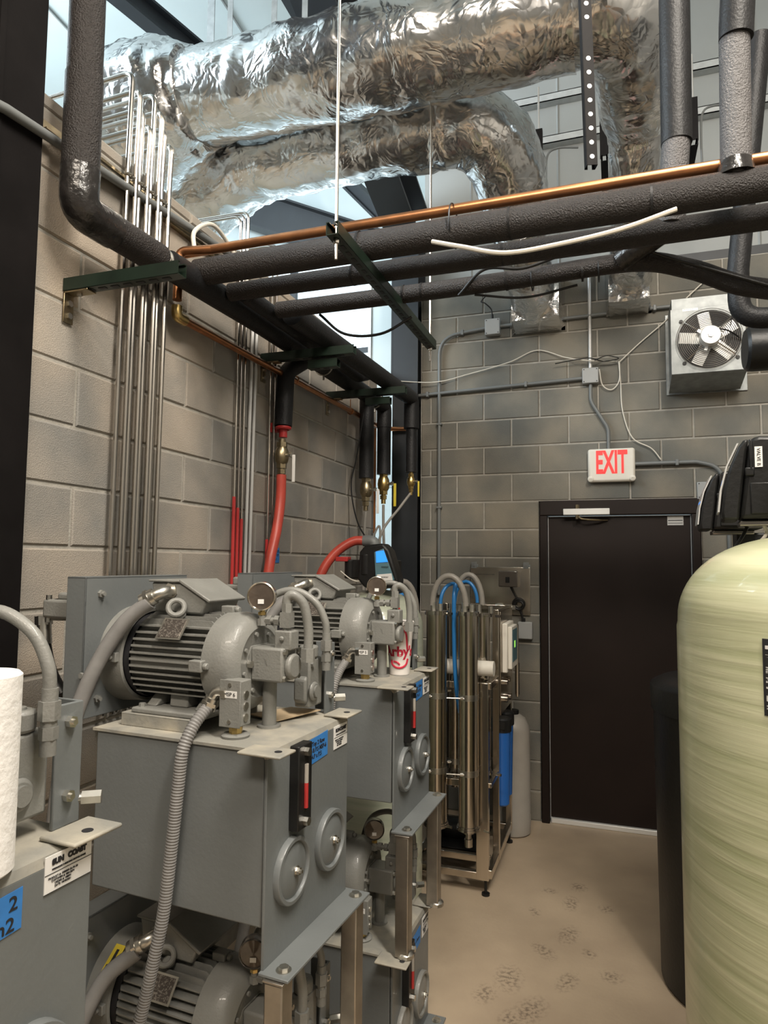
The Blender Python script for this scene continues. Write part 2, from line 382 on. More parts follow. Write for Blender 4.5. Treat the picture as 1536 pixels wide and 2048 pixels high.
def course(par, a0, a1, off, k, m, key, place, holes=(), h=H):
    """one course from a0 to a1, joints at off + n*2H; holes = (lo, hi) cut out"""
    n = math.floor((a0-off)/(2*H)); x = off+n*2*H
    while x < a1-1e-4:
        lo = max(x, a0); hi = min(x+2*H, a1); segs = [(lo, hi)]
        for (p, q) in holes:
            ns = []
            for (s, e) in segs:
                if q <= s or p >= e: ns.append((s, e)); continue
                if p-s > .03: ns.append((s, p))
                if e-q > .03: ns.append((q, e))
            segs = ns
        for (s, e) in segs:
            if e-s > .03: place(par, (s+e)/2, e-s-J, k)
        x += 2*H
# back wall, inner face at y = 0
wb = struct(G().box(-0.08, 0.80, 0.0065, 0.20, 0, 3.862).box(1.862, 3.6, 0.0065, 0.20, 0, 3.862).box(0.80, 1.862, 0.0065, 0.20, 2.235, 3.862).obj('wall_back', M_MORTAR, smooth=False))
def pb(par, c, L, k): put_block(par, L, H-J, M_BLOCKB, 'b', (c, 0.030+random.uniform(-.0012, .0012), (k+.5)*H), 0)
for k in range(19):
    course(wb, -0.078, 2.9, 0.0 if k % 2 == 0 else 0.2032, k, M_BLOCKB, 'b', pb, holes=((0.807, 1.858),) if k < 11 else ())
# left wall, inner face at x = -0.40
wl = struct(G().box(-0.58, -0.4065, -4.6, -0.10, 0, 3.30).obj('wall_left', M_MORTAR, smooth=False))
def pl(par, c, L, k): put_block(par, L, H-J, M_BLOCKL, 'l', (-0.430+random.uniform(-.0012, .0012), c, (k+.5)*H), PI/2)
for k in range(3, 16):
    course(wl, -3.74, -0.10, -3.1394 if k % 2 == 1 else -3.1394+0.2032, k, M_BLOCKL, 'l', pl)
def plt(par, c, L, k): put_block(par, L, 0.045-.004, M_BLOCKL, 'lt', (-0.430, c, 16*H+.0235), PI/2)
course(wl, -3.74, -0.10, -3.1394+0.2032, 16, M_BLOCKL, 'l', plt)
# upper back wall: grey faced insulation with vertical seams
wu = struct(G().box(-0.10, 3.6, 0.16, 0.24, 3.862, 7.2).obj('wall_upper_back', M_UPW, smooth=False))
for x in (0.28, 0.95, 1.62, 2.29, 2.96):
    G().prism([(x-.012, .16), (x, .150), (x+.012, .16)], 'z', 3.87, 7.1).obj('seam', M_UPW, wu, smooth=False)
for z in (4.985, 5.32):
    G().box(-0.05, 3.6, 0.085, 0.16, z-.03, z-.024).box(-0.05, 3.6, 0.085, 0.091, z-.03, z+.03).box(-0.05, 3.6, 0.085, 0.16, z+.024, z+.03).obj('girt', mat('zinc_girt', (0.50, 0.52, 0.52), 0.5, 0.3, 0.08, 20), wu, smooth=False)
G().box(-0.05, 3.6, 0.02, 0.10, 3.862, 3.93).obj('sill_channel', M_BLUEBLK, wu, smooth=False)
# the rest of the shell: right wall, wall behind the camera, next room
wr = struct(G().box(3.4, 3.5, -9, 0.2, 0, 7.2).obj('wall_right', mat('painted_block', (0.30, 0.28, 0.25), 0.8, 0, 0.1, 3), smooth=False))
wf = struct(G().box(-6, 3.5, -9.0, -8.9, 0, 7.6).obj('wall_front', MATS['painted_block'], smooth=False))
cs = G()
cs.add([(-6, -9, 6.9), (3.5, -9, 6.9), (3.5, 1.9, 6.0), (-6, 1.9, 6.0), (-6, -9, 7.0), (3.5, -9, 7.0), (3.5, 1.9, 6.1), (-6, 1.9, 6.1)],
       [(0,1,2,3), (4,7,6,5), (0,4,5,1), (1,5,6,2), (2,6,7,3), (3,7,4,0)])
ce = struct(cs.obj('ceiling', M_PANEL, smooth=False))
def cz(y): return 6.9-(y+9)*0.9/10.9
for x in (-3.9, -2.95, -1.55, -1.0, 0.25, 1.0, 1.8):
    y0, y1 = -8.8, 1.8
    G().add([(x-.006, y0, cz(y0)), (x+.006, y0, cz(y0)), (x+.006, y0, cz(y0)-.02), (x-.006, y0, cz(y0)-.02),
             (x-.006, y1, cz(y1)), (x+.006, y1, cz(y1)), (x+.006, y1, cz(y1)-.02), (x-.006, y1, cz(y1)-.02)],
            [(0,1,2,3),(4,7,6,5),(0,4,5,1),(1,5,6,2),(2,6,7,3),(3,7,4,0)]).obj('panel_seam', M_UPW, ce, smooth=False)
# end wall of the next room with its glazing, and its far side wall
we = G().box(-6, -0.32, 1.60, 1.70, 0, 2.6).box(-6, -0.32, 1.60, 1.70, 5.2, 6.1).box(-6, -5.2, 1.60, 1.70, 2.6, 5.2).box(-1.00, -0.32, 1.60, 1.70, 2.6, 5.2)
we = struct(we.obj('wall_far', M_PANEL, smooth=False))
wn = struct(G().box(-5.2, -1.0, 1.62, 1.66, 2.6, 2.66).box(-5.2, -1.0, 1.62, 1.66, 5.14, 5.2).box(-5.2, -1.0, 1.62, 1.66, 4.0, 4.05).obj('window_1', M_BLUEBLK, smooth=False))
for x in (-5.2, -4.15, -3.1, -2.05, -1.06): G().box(x, x+.07, 1.61, 1.67, 2.6, 5.2).obj('mullion', M_BLUEBLK, wn, smooth=False)
G().box(-5.13, -1.06, 1.638, 1.642, 2.66, 5.14).obj('pane', mat('clear_glass', (0.9, 0.97, 1), 0.02, trans=1.0, alpha=0.25), wn, smooth=False)
ws = struct(G().box(-6.1, -6, -9, 1.7, 0, 7.4).obj('wall_side', M_PANEL, smooth=False))

# ------------------------------------------------------------------ door
d1 = empty('door_1', '', ''); del d1['label']; del d1['category']; struct(d1); d1.location = (1.335, 0, 0)
def dl(x): return x-1.335
fr = G()
for (x0, x1) in ((0.808, 0.862), (1.803, 1.857)):
    fr.box(dl(x0), dl(x1), -0.015, 0.13, 0, 2.128)
fr.box(dl(0.808), dl(1.857), -0.015, 0.13, 2.128, 2.234)
fr.obj('door_frame', M_DOOR, d1, bevel=0.006)
G().box(dl(0.8665), dl(1.7985), 0.03, 0.075, 0.035, 2.122).obj('door_leaf', M_DOOR, d1, bevel=0.002)
g = G()
for x in (0.864, 1.799): g.box(dl(x), dl(x)+.003, 0.020, 0.030, 0.03, 2.122)
g.box(dl(0.864), dl(1.80), 0.02, 0.03, 2.119, 2.1225); g.obj('weatherstrip', M_LGREY, d1, smooth=False)
G().box(dl(0.87), dl(1.80), 0.008, 0.09, 0.0, 0.033).obj('threshold_light_gap', M_SWEEP, d1, bevel=0.004)  # threshold, tall and pale to imitate light leaking under the door
cl = G().box(dl(0.975), dl(1.285), -0.058, -0.016, 2.128, 2.172).obj('door_closer', M_SWEEP, d1, bevel=0.004)
G().tube(smoothpath([V(dl(1.075), -.04, 2.125), V(dl(1.10), -.05, 2.100), V(dl(1.20), -.02, 2.093), V(dl(1.27), .02, 2.095)]), .007, 8).hexn((dl(1.07), -.04, 2.20), (dl(1.07), -.04, 2.10), .014).obj('arm', M_DBRASS, cl)
lb = G().box(dl(1.655), dl(1.755), 0.026, 0.030, 2.055, 2.115).obj('door_label', M_LGREY, d1, smooth=False)
G().box(dl(1.66), dl(1.75), 0.0245, 0.026, 2.085, 2.09).box(dl(1.66), dl(1.75), 0.0245, 0.026, 2.068, 2.071).obj('printing', M_INK, lb, smooth=False)

# ------------------------------------------------------------------ steel columns and beams
def hcol(name, label, x0, x1, y0, y1, z0, z1, m):
    t = .014
    return tag(G().box(x0, x1, y0, y0+t, z0, z1).box(x0, x1, y1-t, y1, z0, z1).box((x0+x1)/2-t/2, (x0+x1)/2+t/2, y0, y1, z0, z1).obj(name, m, smooth=False), label, 'column')
c = G().box(-0.62, -0.385, -3.80, -3.345, 0, 6.4).box(-0.384, -0.380, -3.52, -3.50, 0, 6.4).obj('steel_column', M_BLKMET, smooth=False)
tag(c, 'black painted steel column filling the left edge in front of the block wall', 'column')
s_ = G().box(-0.398, -0.392, -3.345, -3.338, 0.6, 3.24).obj('sealant_bead', M_MORTAR, c, smooth=False)
hc = G().box(-0.285, -0.085, -0.075, -0.06, 0, 4.3).box(-0.285, -0.085, 0.12, 0.135, 0, 4.3).box(-0.192, -0.178, -0.06, 0.12, 0, 4.3).box(-0.30, -0.286, -0.075, .135, 3.1, 4.3)
tag(hc.obj('steel_column', M_BLUEBLK, smooth=False), 'dark steel column in the back corner beside the block wall', 'column')
def beam(name, label, p0, p1, w, h, m=M_BLUEBLK):
    p0 = Vector(p0); p1 = Vector(p1); a = (p1-p0).normalized(); side = a.cross(V(0,0,1)).normalized(); upv = side.cross(a); L = (p1-p0).length; c = (p0+p1)/2; g = G(); t = .02
    g.rbox(c+upv*h/2, (L, w, t), a, side); g.rbox(c-upv*h/2, (L, w, t), a, side); g.rbox(c, (L, t, h), a, side)
    return tag(g.obj(name, m, smooth=False), label, 'beam')
beam('roof_beam', 'wide dark steel rafter rising from the back corner column behind the ducts', (-0.20, 0.05, 4.45), (-0.42, -4.6, 6.55), .26, .34)
beam('roof_beam', 'dark steel beam crossing under the white roof at upper left, beside the insulated riser', (-1.30, 0.3, 5.55), (-2.9, -3.4, 6.25), .12, .16)
beam('roof_beam', 'broad dark purlin with hanger straps above the left end of the upper duct', (-0.72, -0.2, 5.75), (-0.95, -4.0, 6.25), .20, .16)
beam('roof_beam', 'dark sloping header beam seen below the lower duct over the far glazing', (-3.3, 1.35, 6.05), (-0.45, 1.35, 4.72), .2, .36)
beam('roof_beam', 'narrow dark beam slanting behind the hanging rod below the lower duct', (-1.35, 0.9, 5.75), (-0.36, 0.25, 4.55), .10, .10)
# white panel post beside the corner column
pp = tag(G().box(-0.62, -0.30, 0.30, 0.36, 2.4, 4.5).obj('wall_panel', M_PANEL, smooth=False), 'white insulated wall panel left of the back corner column', 'panel')
G().box(-0.625, -0.60, 0.285, 0.30, 2.4, 4.5).box(-0.325, -0.30, 0.285, 0.30, 2.4, 4.5).obj('panel_edge', M_LGREY, pp, smooth=False)

# ------------------------------------------------------------------ hydraulic power units
GA = Vector((-0.76, -0.62, 0)).normalized()
def resample(pts, step):
    P = smoothpath(pts, 12); L = [0]
    for a, b in zip(P, P[1:]): L.append(L[-1]+(b-a).length)
    out = []; j = 0; k = int(L[-1]/step)
    for i in range(k+1):
        t = L[-1]*i/k
        while j < len(L)-2 and L[j+1] < t: j += 1
        out.append(P[j].lerp(P[j+1], (t-L[j])/max(1e-9, L[j+1]-L[j])))
    return out
def conduit(pts, r, rib=0.0018, step=0.0036, n=12):
    P = resample(pts, step); g = G()
    return g.tube(P, r, n, rad=lambda i: r+(rib if (i//1) % 2 else -rib))
def elbow_fitting(g, p, d_in, d_out, r):
    """hex collars and a short bend from -d_in to d_out"""
    p = Vector(p); d_in = Vector(d_in).normalized(); d_out = Vector(d_out).normalized()
    g.tube(route([p-d_in*r*2.2, p, p+d_out*r*2.2], r*1.5), r*.92, 12)
    g.hexn(p-d_in*r*2.6, p-d_in*r*1.7, r*1.35); g.cyl(p+d_out*r*1.2, p+d_out*r*3.2, r*1.22, 12); g.hexn(p+d_out*r*1.9, p+d_out*r*2.5, r*1.42)

def make_unit(Hp, label, upper=True):
    root = empty('hydraulic_power_unit', label, 'hydraulic unit', group='grey hydraulic power units in the two-tier row')
    h = Hp
    def Z(d): return h+d
    body = -.40 if upper else -.41
    o = G().box(-.52, -.004, -.207, .207, Z(body), Z(-.006)).obj('reservoir', M_GREY, root, bevel=.004)
    G().prism([(-.53, Z(-.007)), (-.53, Z(0)), (-.018, Z(0)), (.002, Z(-.006)), (.007, Z(-.02)), (.0, Z(-.02)), (-.006, Z(-.012)), (-.02, Z(-.007))], 'y', -.212, .212).obj('deck_plate', M_DUST, root)
    ep = G().box(0, .007, -.212, .212, Z(-Hp+.006), Z(-.02)).box(.0, .078, -.222, .222, Z(-Hp), Z(-Hp+.007)).obj('end_plate', M_GREY, root, bevel=.0015)
    g = G()
    for y in (-.19, .19): g.hexn((.048, y, Z(-Hp+.006)), (.048, y, Z(-Hp+.016)), .012).cyl((.048, y, Z(-Hp+.006)), (.048, y, Z(-Hp+.009)), .018)
    g.obj('foot_bolt', M_ZINC, ep)
    for (a, b, xt) in ((-.268, -.196, .074), (.15, .248, .036)):
        lug = G().box(-.04, xt, a, b, Z(.001), Z(.008)).obj('lifting_lug', M_DUST, root, bevel=.003)
        G().cyl((xt-.026, (a+b)/2, Z(.0075)), (xt-.026, (a+b)/2, Z(.0088)), .009).obj('bolt_hole', M_INK, lug)
    # sight gauge
    sg = G().box(.007, .034, -.112, -.046, Z(-.215), Z(-.012)).obj('sight_gauge', M_BLKPL, root, bevel=.003)
    G().cyl((.036, -.079, Z(-.165)), (.036, -.079, Z(-.105)), .006, 10).obj('red_thermometer', M_REDP, sg)
    G().cyl((.036, -.079, Z(-.105)), (.036, -.079, Z(-.06)), .006, 10).obj('sight_tube', M_POLY, sg)
    G().hexn((.034, -.079, Z(-.03)), (.046, -.079, Z(-.03)), .011).hexn((.034, -.079, Z(-.197)), (.046, -.079, Z(-.197)), .011).obj('gauge_screw', M_ZINC, sg)
    # inspection covers
    for (y, z) in ((-.101, -.308), (.10, -.308)):
        if not upper: z = -.29
        cv = G().lathe([(.007, .078), (.020, .078), (.023, .076), (.0235, .068), (.0215, .066), (.0150, .0645), (.0165, .060), (.021, .045), (.0245, .025), (.025, .0)], (0, y, Z(z)), (1, 0, 0), 40, False).obj('inspection_cover', M_GREY if upper else M_CAST, root)
        G().cyl((.022, y, Z(z)), (.028, y, Z(z)), .012).hexn((.028, y, Z(z)), (.036, y, Z(z)), .009).cyl((.036, y, Z(z)), (.042, y, Z(z)), .0045, 8).obj('cover_bolt', M_ZINC, cv)
    # motor (drawn about its own place, then set MX along the deck)
    MX = .018
    ax = V(-.365, -.02, Z(.170))
    mo = G().cyl((-.51, ax.y, ax.z), (-.235, ax.y, ax.z), .108, 32).obj('motor', M_CAST, root)
    for q in range(11):
        dz = -.085+q*.0175
        if abs(dz) > .1: continue
        yo = math.sqrt(.1285**2-dz*dz)
        if q == 4: yo -= 0
        G().prism([(-.505, ax.y-.07), (-.505, ax.y-yo+.012), (-.495, ax.y-yo), (-.262, ax.y-yo), (-.25, ax.y-yo+.010), (-.25, ax.y-.07)], 'z', ax.z+dz-.0022, ax.z+dz+.0022).obj('cooling_fin', M_CAST, mo, smooth=False)
    g = G()
    for q in range(11):
        dz = -.085+q*.0175; yo = math.sqrt(.1285**2-dz*dz)
        g.prism([(-.505, ax.y+.07), (-.505, ax.y+yo), (-.25, ax.y+yo), (-.25, ax.y+.07)], 'z', ax.z+dz-.0022, ax.z+dz+.0022)
    for q in range(9):
        dy = -.07+q*.0175; zo = math.sqrt(.1285**2-dy*dy)
        g.prism([(-.505, ax.z+.07), (-.505, ax.z+zo-.012), (-.49, ax.z+zo), (-.27, ax.z+zo), (-.25, ax.z+zo-.014), (-.25, ax.z+.07)], 'y', ax.y+dy-.0022, ax.y+dy+.0022)
    fo = g.obj('fin_pack', M_CAST, mo, smooth=False); fo['kind'] = 'stuff'
    G().box(-.50, -.255, ax.y-.118, ax.y-.09, ax.z-.02, ax.z+.012).obj('side_rib', M_CAST, mo, bevel=.004)
    G().lathe([(-.262, .118), (-.258, .129), (-.215, .131), (-.185, .126), (-.168, .112), (-.160, .092), (-.164, .086), (-.164, .0)], (0, ax.y, ax.z), (1, 0, 0), 48, False).obj('end_bell', M_CAST, mo)
    g = G()
    for (sy, sz) in ((-1, 0), (1, 0), (0, 1)):
        c0 = V(-.262, ax.y+sy*.135, ax.z+sz*.135)
        g.rbox(c0, (.04, .026 if sy else .03, .03 if sy else .022)); g.hexn(c0+V(.02, 0, 0), c0+V(.032, 0, 0), .010)
    g.obj('tie_bolt', M_CAST, mo, bevel=.003)
    g = G()
    for a in range(8):
        q = a*PI/4+.3; g.cyl((-.163, ax.y+.078*math.cos(q), ax.z+.078*math.sin(q)), (-.156, ax.y+.078*math.cos(q), ax.z+.078*math.sin(q)), .006, 8)
    g.obj('face_bolt', M_CAST, mo)
    fc = G().lathe([(-.60, .10), (-.60, .136), (-.525, .130), (-.523, .122)], (0, ax.y, ax.z), (1, 0, 0), 48, False).obj('fan_cover', M_CAST, mo)
    G().lathe([(-.525, .118), (-.505, .118)], (0, ax.y, ax.z), (1, 0, 0), 40, False).obj('fan_gap', M_INK, fc)
    if not upper:
        ya_ = V(-.55, ax.y-.088, ax.z+.103); ar = G().rbox(ya_, (.032, .075, .0015), (1, 0, 0), (0, .77, .64)).obj('arrow_sticker', M_YEL, fc, smooth=False)
        G().rbox(ya_+V(0, -.0008, .001), (.008, .05, .0015), (1, 0, 0), (0, .77, .64)).rbox(ya_+V(0, -.018, -.012), (.02, .014, .0017), (1, 0, 0), (0, .77, .64)).obj('arrow', M_INK, ar, smooth=False)
    G().box(-.56, -.53, ax.y-.142, ax.y-.12, ax.z-.008, ax.z+.018).hexn((-.545, ax.y-.142, ax.z+.005), (-.545, ax.y-.150, ax.z+.005), .007).obj('cover_clip', M_CAST, fc, bevel=.002)
    # foot and riser
    ft = G().box(-.475, -.245, ax.y-.135, ax.y+.135, Z(.034), Z(.048))
    for xx in (-.44, -.28):
        ft.prism([(ax.y-.10, Z(.048)), (ax.y-.055, Z(.082)), (ax.y+.055, Z(.082)), (ax.y+.10, Z(.048))], 'x', xx-.018, xx+.018)
    ft.prism([(ax.y-.085, Z(.048)), (ax.y-.08, Z(.10)), (ax.y+.08, Z(.10)), (ax.y+.085, Z(.048))], 'x', -.39, -.33)
    ft.obj('motor_foot', M_CAST, mo, bevel=.004)
    g = G()
    for xx in (-.455, -.265): g.hexn((xx, ax.y-.115, Z(.048)), (xx, ax.y-.115, Z(.057)), .009)
    g.obj('foot_bolt', M_CAST, mo)
    G().box(-.485, -.240, ax.y-.14, ax.y-.134, Z(0), Z(.033)).box(-.485, -.24, ax.y+.134, ax.y+.14, Z(0), Z(.033)).box(-.485, -.24, ax.y-.14, ax.y+.14, Z(.028), Z(.034)).obj('motor_riser', M_DUST, root, bevel=.002)
    mo.location.x = MX
    tbx = -.018
    # eye bolt, nameplate
    e = V(-.388, -.085, Z(.30)); nv = V(0, -.55, .84)
    G().torus(e+nv*.012, V(.55, -.75, .35), .021, .0075, 24, 10).cyl(e-nv*.025, e-nv*.005, .010, 10).cyl(e-nv*.016, e-nv*.010, .018, 14).obj('eye_bolt', M_CAST, mo)
    n2 = V(0, -.80, .60); cnp = V(-.365, ax.y-.106, Z(.170)+.083)+n2*.008
    npl = G().rbox(cnp, (.082, .064, .002), (1, 0, 0), (0, .60, .80)).obj('nameplate', M_ZINC, mo, smooth=False)
    G().rbox(cnp+n2*.002, (.068, .054, .001), (1, 0, 0), (0, .60, .80)).obj('plate_face', mat('etched_plate', (0.10, 0.085, 0.075), 0.4, 0.6, vscale=220, col2=(0.30, 0.27, 0.24), thr=(0.5, 0.62)), npl, smooth=False)
    # terminal box
    tb = G().prism([(-.445, Z(.295)), (-.46, Z(.378)), (-.36, Z(.378)), (-.268, Z(.330)), (-.285, Z(.292))], 'y', -.070, .085).obj('terminal_box', M_CAST, root, bevel=.006)
    G().prism([(-.362, Z(.380)), (-.357, Z(.388)), (-.252, Z(.332)), (-.257, Z(.324))], 'y', -.077, .092).box(-.466, -.358, -.077, .092, Z(.378), Z(.385)).obj('box_lid', M_CAST, tb, bevel=.003)
    tb.location.x = tbx
    g = G(); elbow_fitting(g, (-.41, -.105, Z(.352)), (0, -1, .0), (-.75, -.35, -.45), .0185)
    g.obj('conduit_elbow', M_ZINC, root)
    cpts = [(-.435, -.125, Z(.325)), (-.49, -.155, Z(.27)), (-.54, -.19, Z(.17)), (-.575, -.225, Z(.04)), (-.60, -.245, Z(-.12)), (-.62, -.245, Z(-.30))]
    if not upper: cpts = [(-.435, -.125, Z(.325)), (-.50, -.175, Z(.26)), (-.54, -.225, Z(.13)), (-.57, -.235, Z(-.02)), (-.60, -.24, Z(-.2)), (-.62, -.24, Z(-.42))]
    conduit(cpts, .0205, .0003).obj('flexible_conduit', M_CONDUIT, root)
    # oil cooler behind the motor
    co = G().box(-.665, -.605, -.20, .20, Z(.012), Z(.385)).obj('oil_cooler', M_GREY, root, bevel=.003)
    G().box(-.607, -.602, -.208, .208, Z(.012), Z(.392)).box(-.67, -.602, -.208, .208, Z(.385), Z(.392)).box(-.67, -.602, -.208, -.202, Z(.012), Z(.392)).obj('cooler_shroud', M_GREY, co, bevel=.002)
    g = G()
    for (y, z) in ((-.155, .345), (.155, .345), (-.155, .06), (.155, .06)): g.hexn((-.602, y, Z(z)), (-.594, y, Z(z)), .011).cyl((-.594, y, Z(z)), (-.586, y, Z(z)), .006, 8)
    for z in (.05, .09, .13): g.hexn((-.60, -.208, Z(z)), (-.60, -.216, Z(z)), .008)
    g.obj('cooler_bolt', M_CAST, co)
    co.location.x = .022
    cas = G().box(-.80, -.67, -.175, -.04, Z(.272), Z(.325)).lathe([(0, .040), (.055, .040), (.06, .03)], (-.76, -.13, Z(.265)), (0, 0, 1), 20).box(-.755, -.69, -.165, -.08, Z(.322), Z(.345)).box(-.725, -.69, -.16, -.09, Z(.34), Z(.375))
    cas.obj('cooler_manifold', M_CAST, co, bevel=.008)
    g = G()
    for (x, y) in ((-.785, -.165), (-.685, -.17), (-.785, -.06)): g.hexn((x, y, Z(.323)), (x, y, Z(.337)), .008).hexn((x, y, Z(.273)), (x, y, Z(.260)), .008)
    g.obj('cap_screw', M_ZINC, co)
    G().tube(smoothpath([(-.795, -.15, Z(.24)), (-.785, -.152, Z(.19)), (-.755, -.155, Z(.12)), (-.70, -.16, Z(.06))]), .017, 12).obj('return_hose', M_BLKPL, root)
    G().cyl((-.80, -.148, Z(.275)), (-.787, -.152, Z(.195)), .0195, 16).hexn((-.801, -.148, Z(.275)), (-.799, -.148, Z(.250)), .024).obj('hose_ferrule', M_ZINC, root)
    # pump
    pu = G().prism([(ax.y-.062, ax.z-.02), (ax.y-.045, ax.z-.05), (ax.y+.045, ax.z-.05), (ax.y+.062, ax.z-.02), (ax.y+.062, ax.z+.02), (ax.y+.045, ax.z+.05), (ax.y-.045, ax.z+.05), (ax.y-.062, ax.z+.02)], 'x', -.162, -.145)
    pu.box(-.146, -.050, ax.y-.042, ax.y+.042, ax.z-.044, ax.z+.044)
    pu = pu.obj('gear_pump', M_CAST, root, bevel=.006)
    G().cyl((-.052, ax.y, ax.z-.005), (-.034, ax.y, ax.z-.005), .033, 24).obj('pump_cover', M_CAST, pu, bevel=.006)
    g = G()
    for (sy, sz) in ((-1, -1), (-1, 1), (1, -1), (1, 1)): g.hexn((-.050, ax.y+sy*.033, ax.z+sz*.034), (-.042, ax.y+sy*.033, ax.z+sz*.034), .007)
    g.hexn((-.145, ax.y-.052, ax.z), (-.135, ax.y-.052, ax.z), .010)
    g.obj('pump_bolt', M_ZINC, pu)
    g = G()
    for q in range(7): g.box(-.128, -.120, ax.y-.0425, ax.y-.040, ax.z-.030+q*.009, ax.z-.025+q*.009)
    g.rbox((-.10, ax.y-.041, ax.z+.006), (.004, .002, .022), (1, 0, .5), (0, 1, 0)); g.obj('cast_marking', M_CAST, pu, smooth=False)
    G().cyl((-.118, ax.y+.01, Z(.0)), (-.118, ax.y+.01, ax.z-.04), .019, 18).cyl((-.118, ax.y+.01, Z(0)), (-.118, ax.y+.01, Z(.006)), .031, 20).obj('suction_pipe', M_CAST, root)
    # gauge tree
    gy = ax.y-.005; gx = -.050
    vb = G().box(-.085, -.035, gy-.022, gy+.022, ax.z+.038, ax.z+.088).hexn((-.06, gy-.022, ax.z+.068), (-.06, gy-.030, ax.z+.068), .008).obj('valve_block', M_CAST, root, bevel=.004)
    g = G().cyl((-.06, gy, ax.z+.088), (-.06, gy, ax.z+.16), .010, 12).box(-.074, -.046, gy-.014, gy+.014, ax.z+.095, ax.z+.135).hexn((-.06, gy, ax.z+.135), (-.06, gy, ax.z+.158), .015)
    g.cyl((-.074, gy, ax.z+.112), (-.130, gy-.006, ax.z+.112), .008, 12).hexn((-.08, gy, ax.z+.112), (-.095, gy, ax.z+.112), .014).hexn((-.105, gy, ax.z+.112), (-.12, gy, ax.z+.112), .014)
    g.cyl((-.132, gy-.006, ax.z+.10), (-.132, gy-.006, ax.z+.125), .010, 12).hexn((-.132, gy-.006, ax.z+.098), (-.132, gy-.006, ax.z+.116), .013)
    g.obj('pipe_tee', M_CAST, root)
    gc = V(-.132, gy-.012, ax.z+.176); gd = V(.40, -1, 0).normalized()
    pg = G().lathe([(-.022, .034), (-.016, .038), (.010, .038), (.012, .035), (.009, .033)], gc, gd, 36).obj('pressure_gauge', M_STEEL if upper else M_DTUBE, root)
    G().lathe([(.009, .033), (.0105, .0)], gc, gd, 36, False).obj('gauge_glass', M_GLASSD, pg)
    G().cyl((-.132, gy-.008, ax.z+.122), (-.132, gy-.008, ax.z+.142), .007, 10).hexn((-.132, gy-.008, ax.z+.126), (-.132, gy-.008, ax.z+.134), .011).obj('gauge_stem', M_BRASS, pg)
    rg = gd.cross(V(0, 0, 1))*-1; rg = V(0, 0, 1).cross(gd)
    G().rbox(gc+gd*.0115+V(0, 0, -.014), (.016, .012, .001), rg, (0, 0, 1)).obj('gauge_scale', M_PAPER, pg, smooth=False)
    # hoses
    g = G().tube(smoothpath([(-.062, gy, ax.z+.15), (-.060, gy, ax.z+.172), (-.045, gy+.005, ax.z+.180), (-.022, gy+.02, ax.z+.155), (-.012, gy+.03, ax.z+.09), (-.012, gy+.03, ax.z+.03)]), .0125, 12)
    g.hexn((-.012, gy+.03, ax.z+.005), (-.012, gy+.03, ax.z+.04), .019)
    g.obj('short_hose', M_CAST, root)
    g = G().tube(smoothpath([(-.235, .11, Z(.19)), (-.23, .11, Z(.27)), (-.195, .115, Z(.335)), (-.13, .13, Z(.355)), (-.07, .147, Z(.322)), (-.042, .155, Z(.27)), (-.038, .158, Z(.225))]), .0105, 14)
    g.obj('pressure_hose', M_CAST, root)
    G().hexn((-.038, .158, Z(.185)), (-.038, .158, Z(.215)), .017).cyl((-.038, .158, Z(.13)), (-.038, .158, Z(.235)), .0125, 14).hexn((-.038, .158, Z(.155)), (-.038, .158, Z(.175)), .015).obj('hose_fitting', M_CAST, root)
    # relief valve block on the bracket bar
    bl = G().box(-.110, -.062, .105, .182, Z(.03), Z(.165)).cyl((-.085, .140, Z(.165)), (-.085, .140, Z(.200)), .027, 20).prism([(.09, Z(.05)), (.105, Z(.04)), (.105, Z(.12)), (.09, Z(.11))], 'x', -.105, -.066).cyl((-.064, .125, Z(.075)), (-.052, .125, Z(.075)), .026, 24)
    bl = bl.obj('relief_valve_block', M_CAST, root, bevel=.006)
    G().cyl((-.052, .125, Z(.075)), (-.046, .125, Z(.075)), .016, 20).hexn((-.062, .118, Z(.15)), (-.055, .118, Z(.15)), .008).cyl((-.085, .140, Z(.2)), (-.085, .140, Z(.204)), .012).obj('valve_plug', M_CAST, bl)
    br = G().box(-.060, -.053, .186, .240, Z(.0), Z(.20)).box(-.115, -.053, .236, .241, Z(0), Z(.20)).obj('bracket_bar', M_GREY, root, bevel=.002)
    G().hexn((-.053, .212, Z(.17)), (-.043, .212, Z(.17)), .010).cyl((-.043, .212, Z(.17)), (-.038, .212, Z(.17)), .005, 8).hexn((-.053, .212, Z(.05)), (-.043, .212, Z(.05)), .010).cyl((-.043, .212, Z(.05)), (-.038, .212, Z(.05)), .005, 8).obj('bracket_bolt', M_ZINC, br)
    g = G().cyl((-.070, .235, Z(.035)), (-.035, .262, Z(.035)), .009, 12).hexn((-.055, .247, Z(.035)), (-.030, .266, Z(.035)), .012).obj('side_fitting', M_ZINC, root)
    # switch box on the filler cap
    G().lathe([(0, .034), (.006, .036), (.010, .030)], (-.136, -.135, Z(0)), (0, 0, 1), 28).obj('filler_cap', M_CAST, root)
    G().cyl((-.136, -.135, Z(.009)), (-.136, -.135, Z(.030)), .017, 8).obj('brass_nut', M_BRASS, root)
    sb = G().box(-.166, -.108, -.160, -.112, Z(.030), Z(.142)).obj('switch_box', M_CAST, root, bevel=.003)
    G().box(-.168, -.106, -.163, -.160, Z(.028), Z(.144)).obj('cover_plate', M_CAST, sb, bevel=.0015)
    G().cyl((-.137, -.163, Z(.132)), (-.137, -.1655, Z(.132)), .005, 10).cyl((-.137, -.163, Z(.042)), (-.137, -.1655, Z(.042)), .005, 10).obj('cover_screw', M_ZINC, sb)
    g = G()
    for z in (.05, .078, .106): g.cyl((-.108, -.136, Z(z)), (-.105, -.136, Z(z)), .010, 12)
    g.obj('knockout', M_ZINC, sb)
